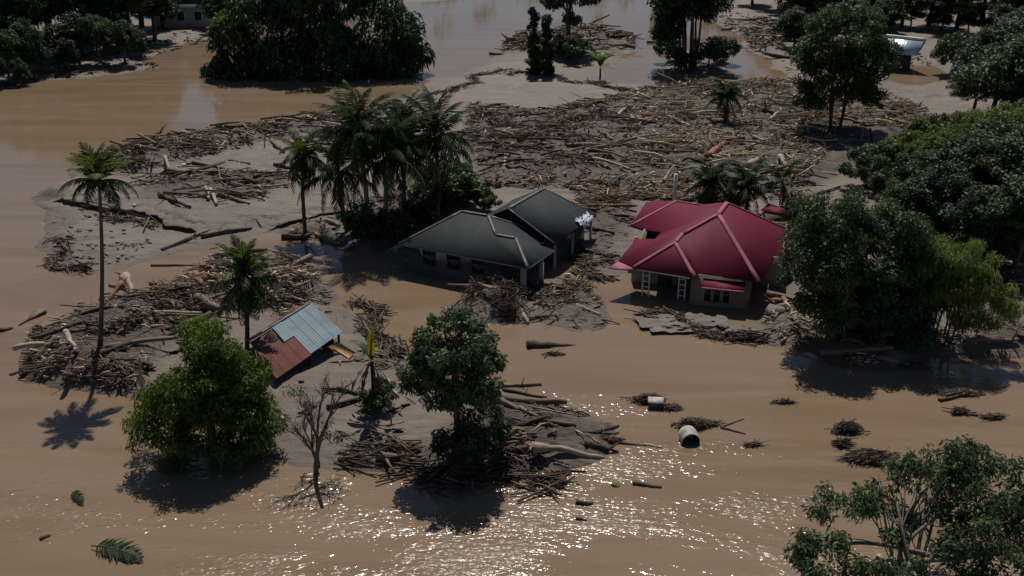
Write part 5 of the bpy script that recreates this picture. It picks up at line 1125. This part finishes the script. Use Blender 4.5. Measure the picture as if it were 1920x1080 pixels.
clump(1470, 755, .6, .3, 40, .15, 'debris_clump', 'few twigs left of the big tree shadow')
clump(1150, 828, .5, .3, 60, .2, 'debris_clump', 'twig clump off the tip of the front island')
clump(1040, 665, .5, .2, 25, .1, 'debris_clump', 'few twigs floating under the lone tapered log')
clump(1412, 835, .5, .25, 26, .1, 'debris_clump', 'scattered twigs right of the white drum in rippled water')
# palm leaves and sheath adrift
FF = frond_mesh(140, 2.4, .35, .70, 34, M_darkleaf, .07, .12, .18)
for px, py, rz, sc, rx, lab in [(172, 1028, -.28, 1.0, .35, 'dark palm frond floating in the lower left corner'), (135, 926, -.75, .5, .5, 'small palm frond floating above the larger one in the lower left')]:
    p = at(px, py, 0); t = thing('fallen_frond', p + np.array((0, 0, .12)), lab, 'palm frond'); obj('frond', FF, t, rot=(rx, 0, rz), scale=(sc, sc, sc))
p = at(1160, 915, 0); t = thing('fallen_leaf', p + np.array((0, 0, .02)), 'small pale green leaf blade floating below the white drum', 'leaf'); obj('blade', BG[0], t, rot=(.3, 1.0, 2.2), scale=(.32, .7, .32))
p = at(70, 592, 0); t = thing('palm_sheath', p + np.array((0, 0, .06)), 'brown palm leaf sheath floating left of the raft', 'palm sheath')
sv = [(-.35, .75, .05), (.35, .75, .12), (.42, .3, .18), (.1, -.3, .1), (-.25, -.85, 0), (-.3, -.3, .1), (-.4, .3, .16)]
obj('blade', Geo().slab([[(x, y, z) for x, y, z in reversed(sv)]], .05).mesh('blade', M_grey), t); obj('stalk', Geo().tube([(-.2, -.7, .03), (-.45, -1.5, -.02)], [.06, .03], 5).mesh('stalk', M_dark), t)
# concrete pieces beside the crimson house
def chunk(px, py, sx, sy, sz, rot, lab, seed, m=None):
    rg = np.random.default_rng(seed); p = ground(px, py); n = 9; th = np.sort(rg.uniform(0, 2 * np.pi, n)); r = rg.uniform(.5, 1.15, n)
    top = [(sx * r[i] * math.cos(th[i]), sy * r[i] * math.sin(th[i]), rg.normal(0, .03)) for i in range(n)]
    sz = sz * .45; o = obj('concrete_slab', Geo().slab([top], sz).mesh('concrete_slab', m or M_slab), None, tuple(p + np.array((0, 0, sz * .5 + .05))), rot); tag(o, lab, 'slab'); return o
chunk(1465, 590, 1.2, .9, .25, (.45, -.1, .1), 'grey slab leaning on the heap right of the crimson house', 1)
chunk(1518, 578, .7, .8, .25, (.5, .3, .2), 'smaller grey slab at the trunk of the spreading tree', 2)
def crumple(px, py, sx, sy, amp, rz, lab, seed):
    rg = np.random.default_rng(seed); p = ground(px, py); m = 12; gx, gy = np.meshgrid(np.linspace(-1, 1, m), np.linspace(-1, 1, m))
    gz = .62 * amp * (fbm(gx * 2.5 + seed, gy * 2.5, 3, seed) * 1.6 + .5 * rg.random(gx.shape)) ; ex = 1 + .25 * (fbm(gx * 1.5, gy * 1.5 + seed, 2, seed + 1) - .4)
    V = np.stack([gx * sx * ex + rg.normal(0, .05, gx.shape), gy * sy * ex + rg.normal(0, .05, gx.shape), gz], -1).reshape(-1, 3); ii = np.arange(m * m).reshape(m, m)
    q = np.stack([ii[:-1, :-1], ii[:-1, 1:], ii[1:, 1:], ii[1:, :-1]], -1).reshape(-1, 4)
    o = obj('crumpled_sheet', mesh('crumpled_sheet', np.concatenate([V, V - (0, 0, .03)]), [q, q[:, ::-1] + m * m], M_slab), None, tuple(p + np.array((0, 0, -.06))), (0, 0, rz)); tag(o, lab, 'sheet')
crumple(1325, 608, 1.2, .8, .5, -.1, 'crumpled grey sheet before the crimson house porch, highest of the strip', 3)
crumple(1280, 616, 1.9, .6, .25, .05, 'long crumpled grey sheet before the crimson house, left of the highest one', 4)
crumple(1232, 604, 1.2, .8, .25, .2, 'crumpled grey sheet at the left end of the strip before the crimson house', 5)
crumple(1390, 620, .9, .5, .25, -.2, 'small crumpled sheet at the right end of the strip before the crimson house', 6)
M_redbit = plain_material('faded_red_cloth', (.34, .10, .07), .8, .3, 3, bmp=.1)
o = chunk(1462, 236, 1.0, .8, .2, (.3, 0, .3), 'rust red sheet lying in the debris left of the tall dark tree', 7, M_redbit); o.name = 'red_sheet'; o['category'] = 'sheet'
for i, (px, py, lab) in enumerate([(284, 285, 'white plastic scrap on the upper driftwood line'), (346, 310, 'white plastic scrap on the bare mud below the driftwood line'), (253, 386, 'white scrap at the left of the small heap on the mud flat'), (1120, 275, 'small white scrap on the large grey log'), (652, 465, 'pale scrap at the water edge under the coconut palms'), (1008, 268, 'white scrap in the dark hollow of the debris field'), (1065, 520, 'pale bundle at the water edge behind the flat mat')]):
    o = chunk(px, py, .28, .22, .2, (.3 * i, .2, i), lab, 20 + i, M_white); o.name = 'plastic_scrap'; o['category'] = 'litter'
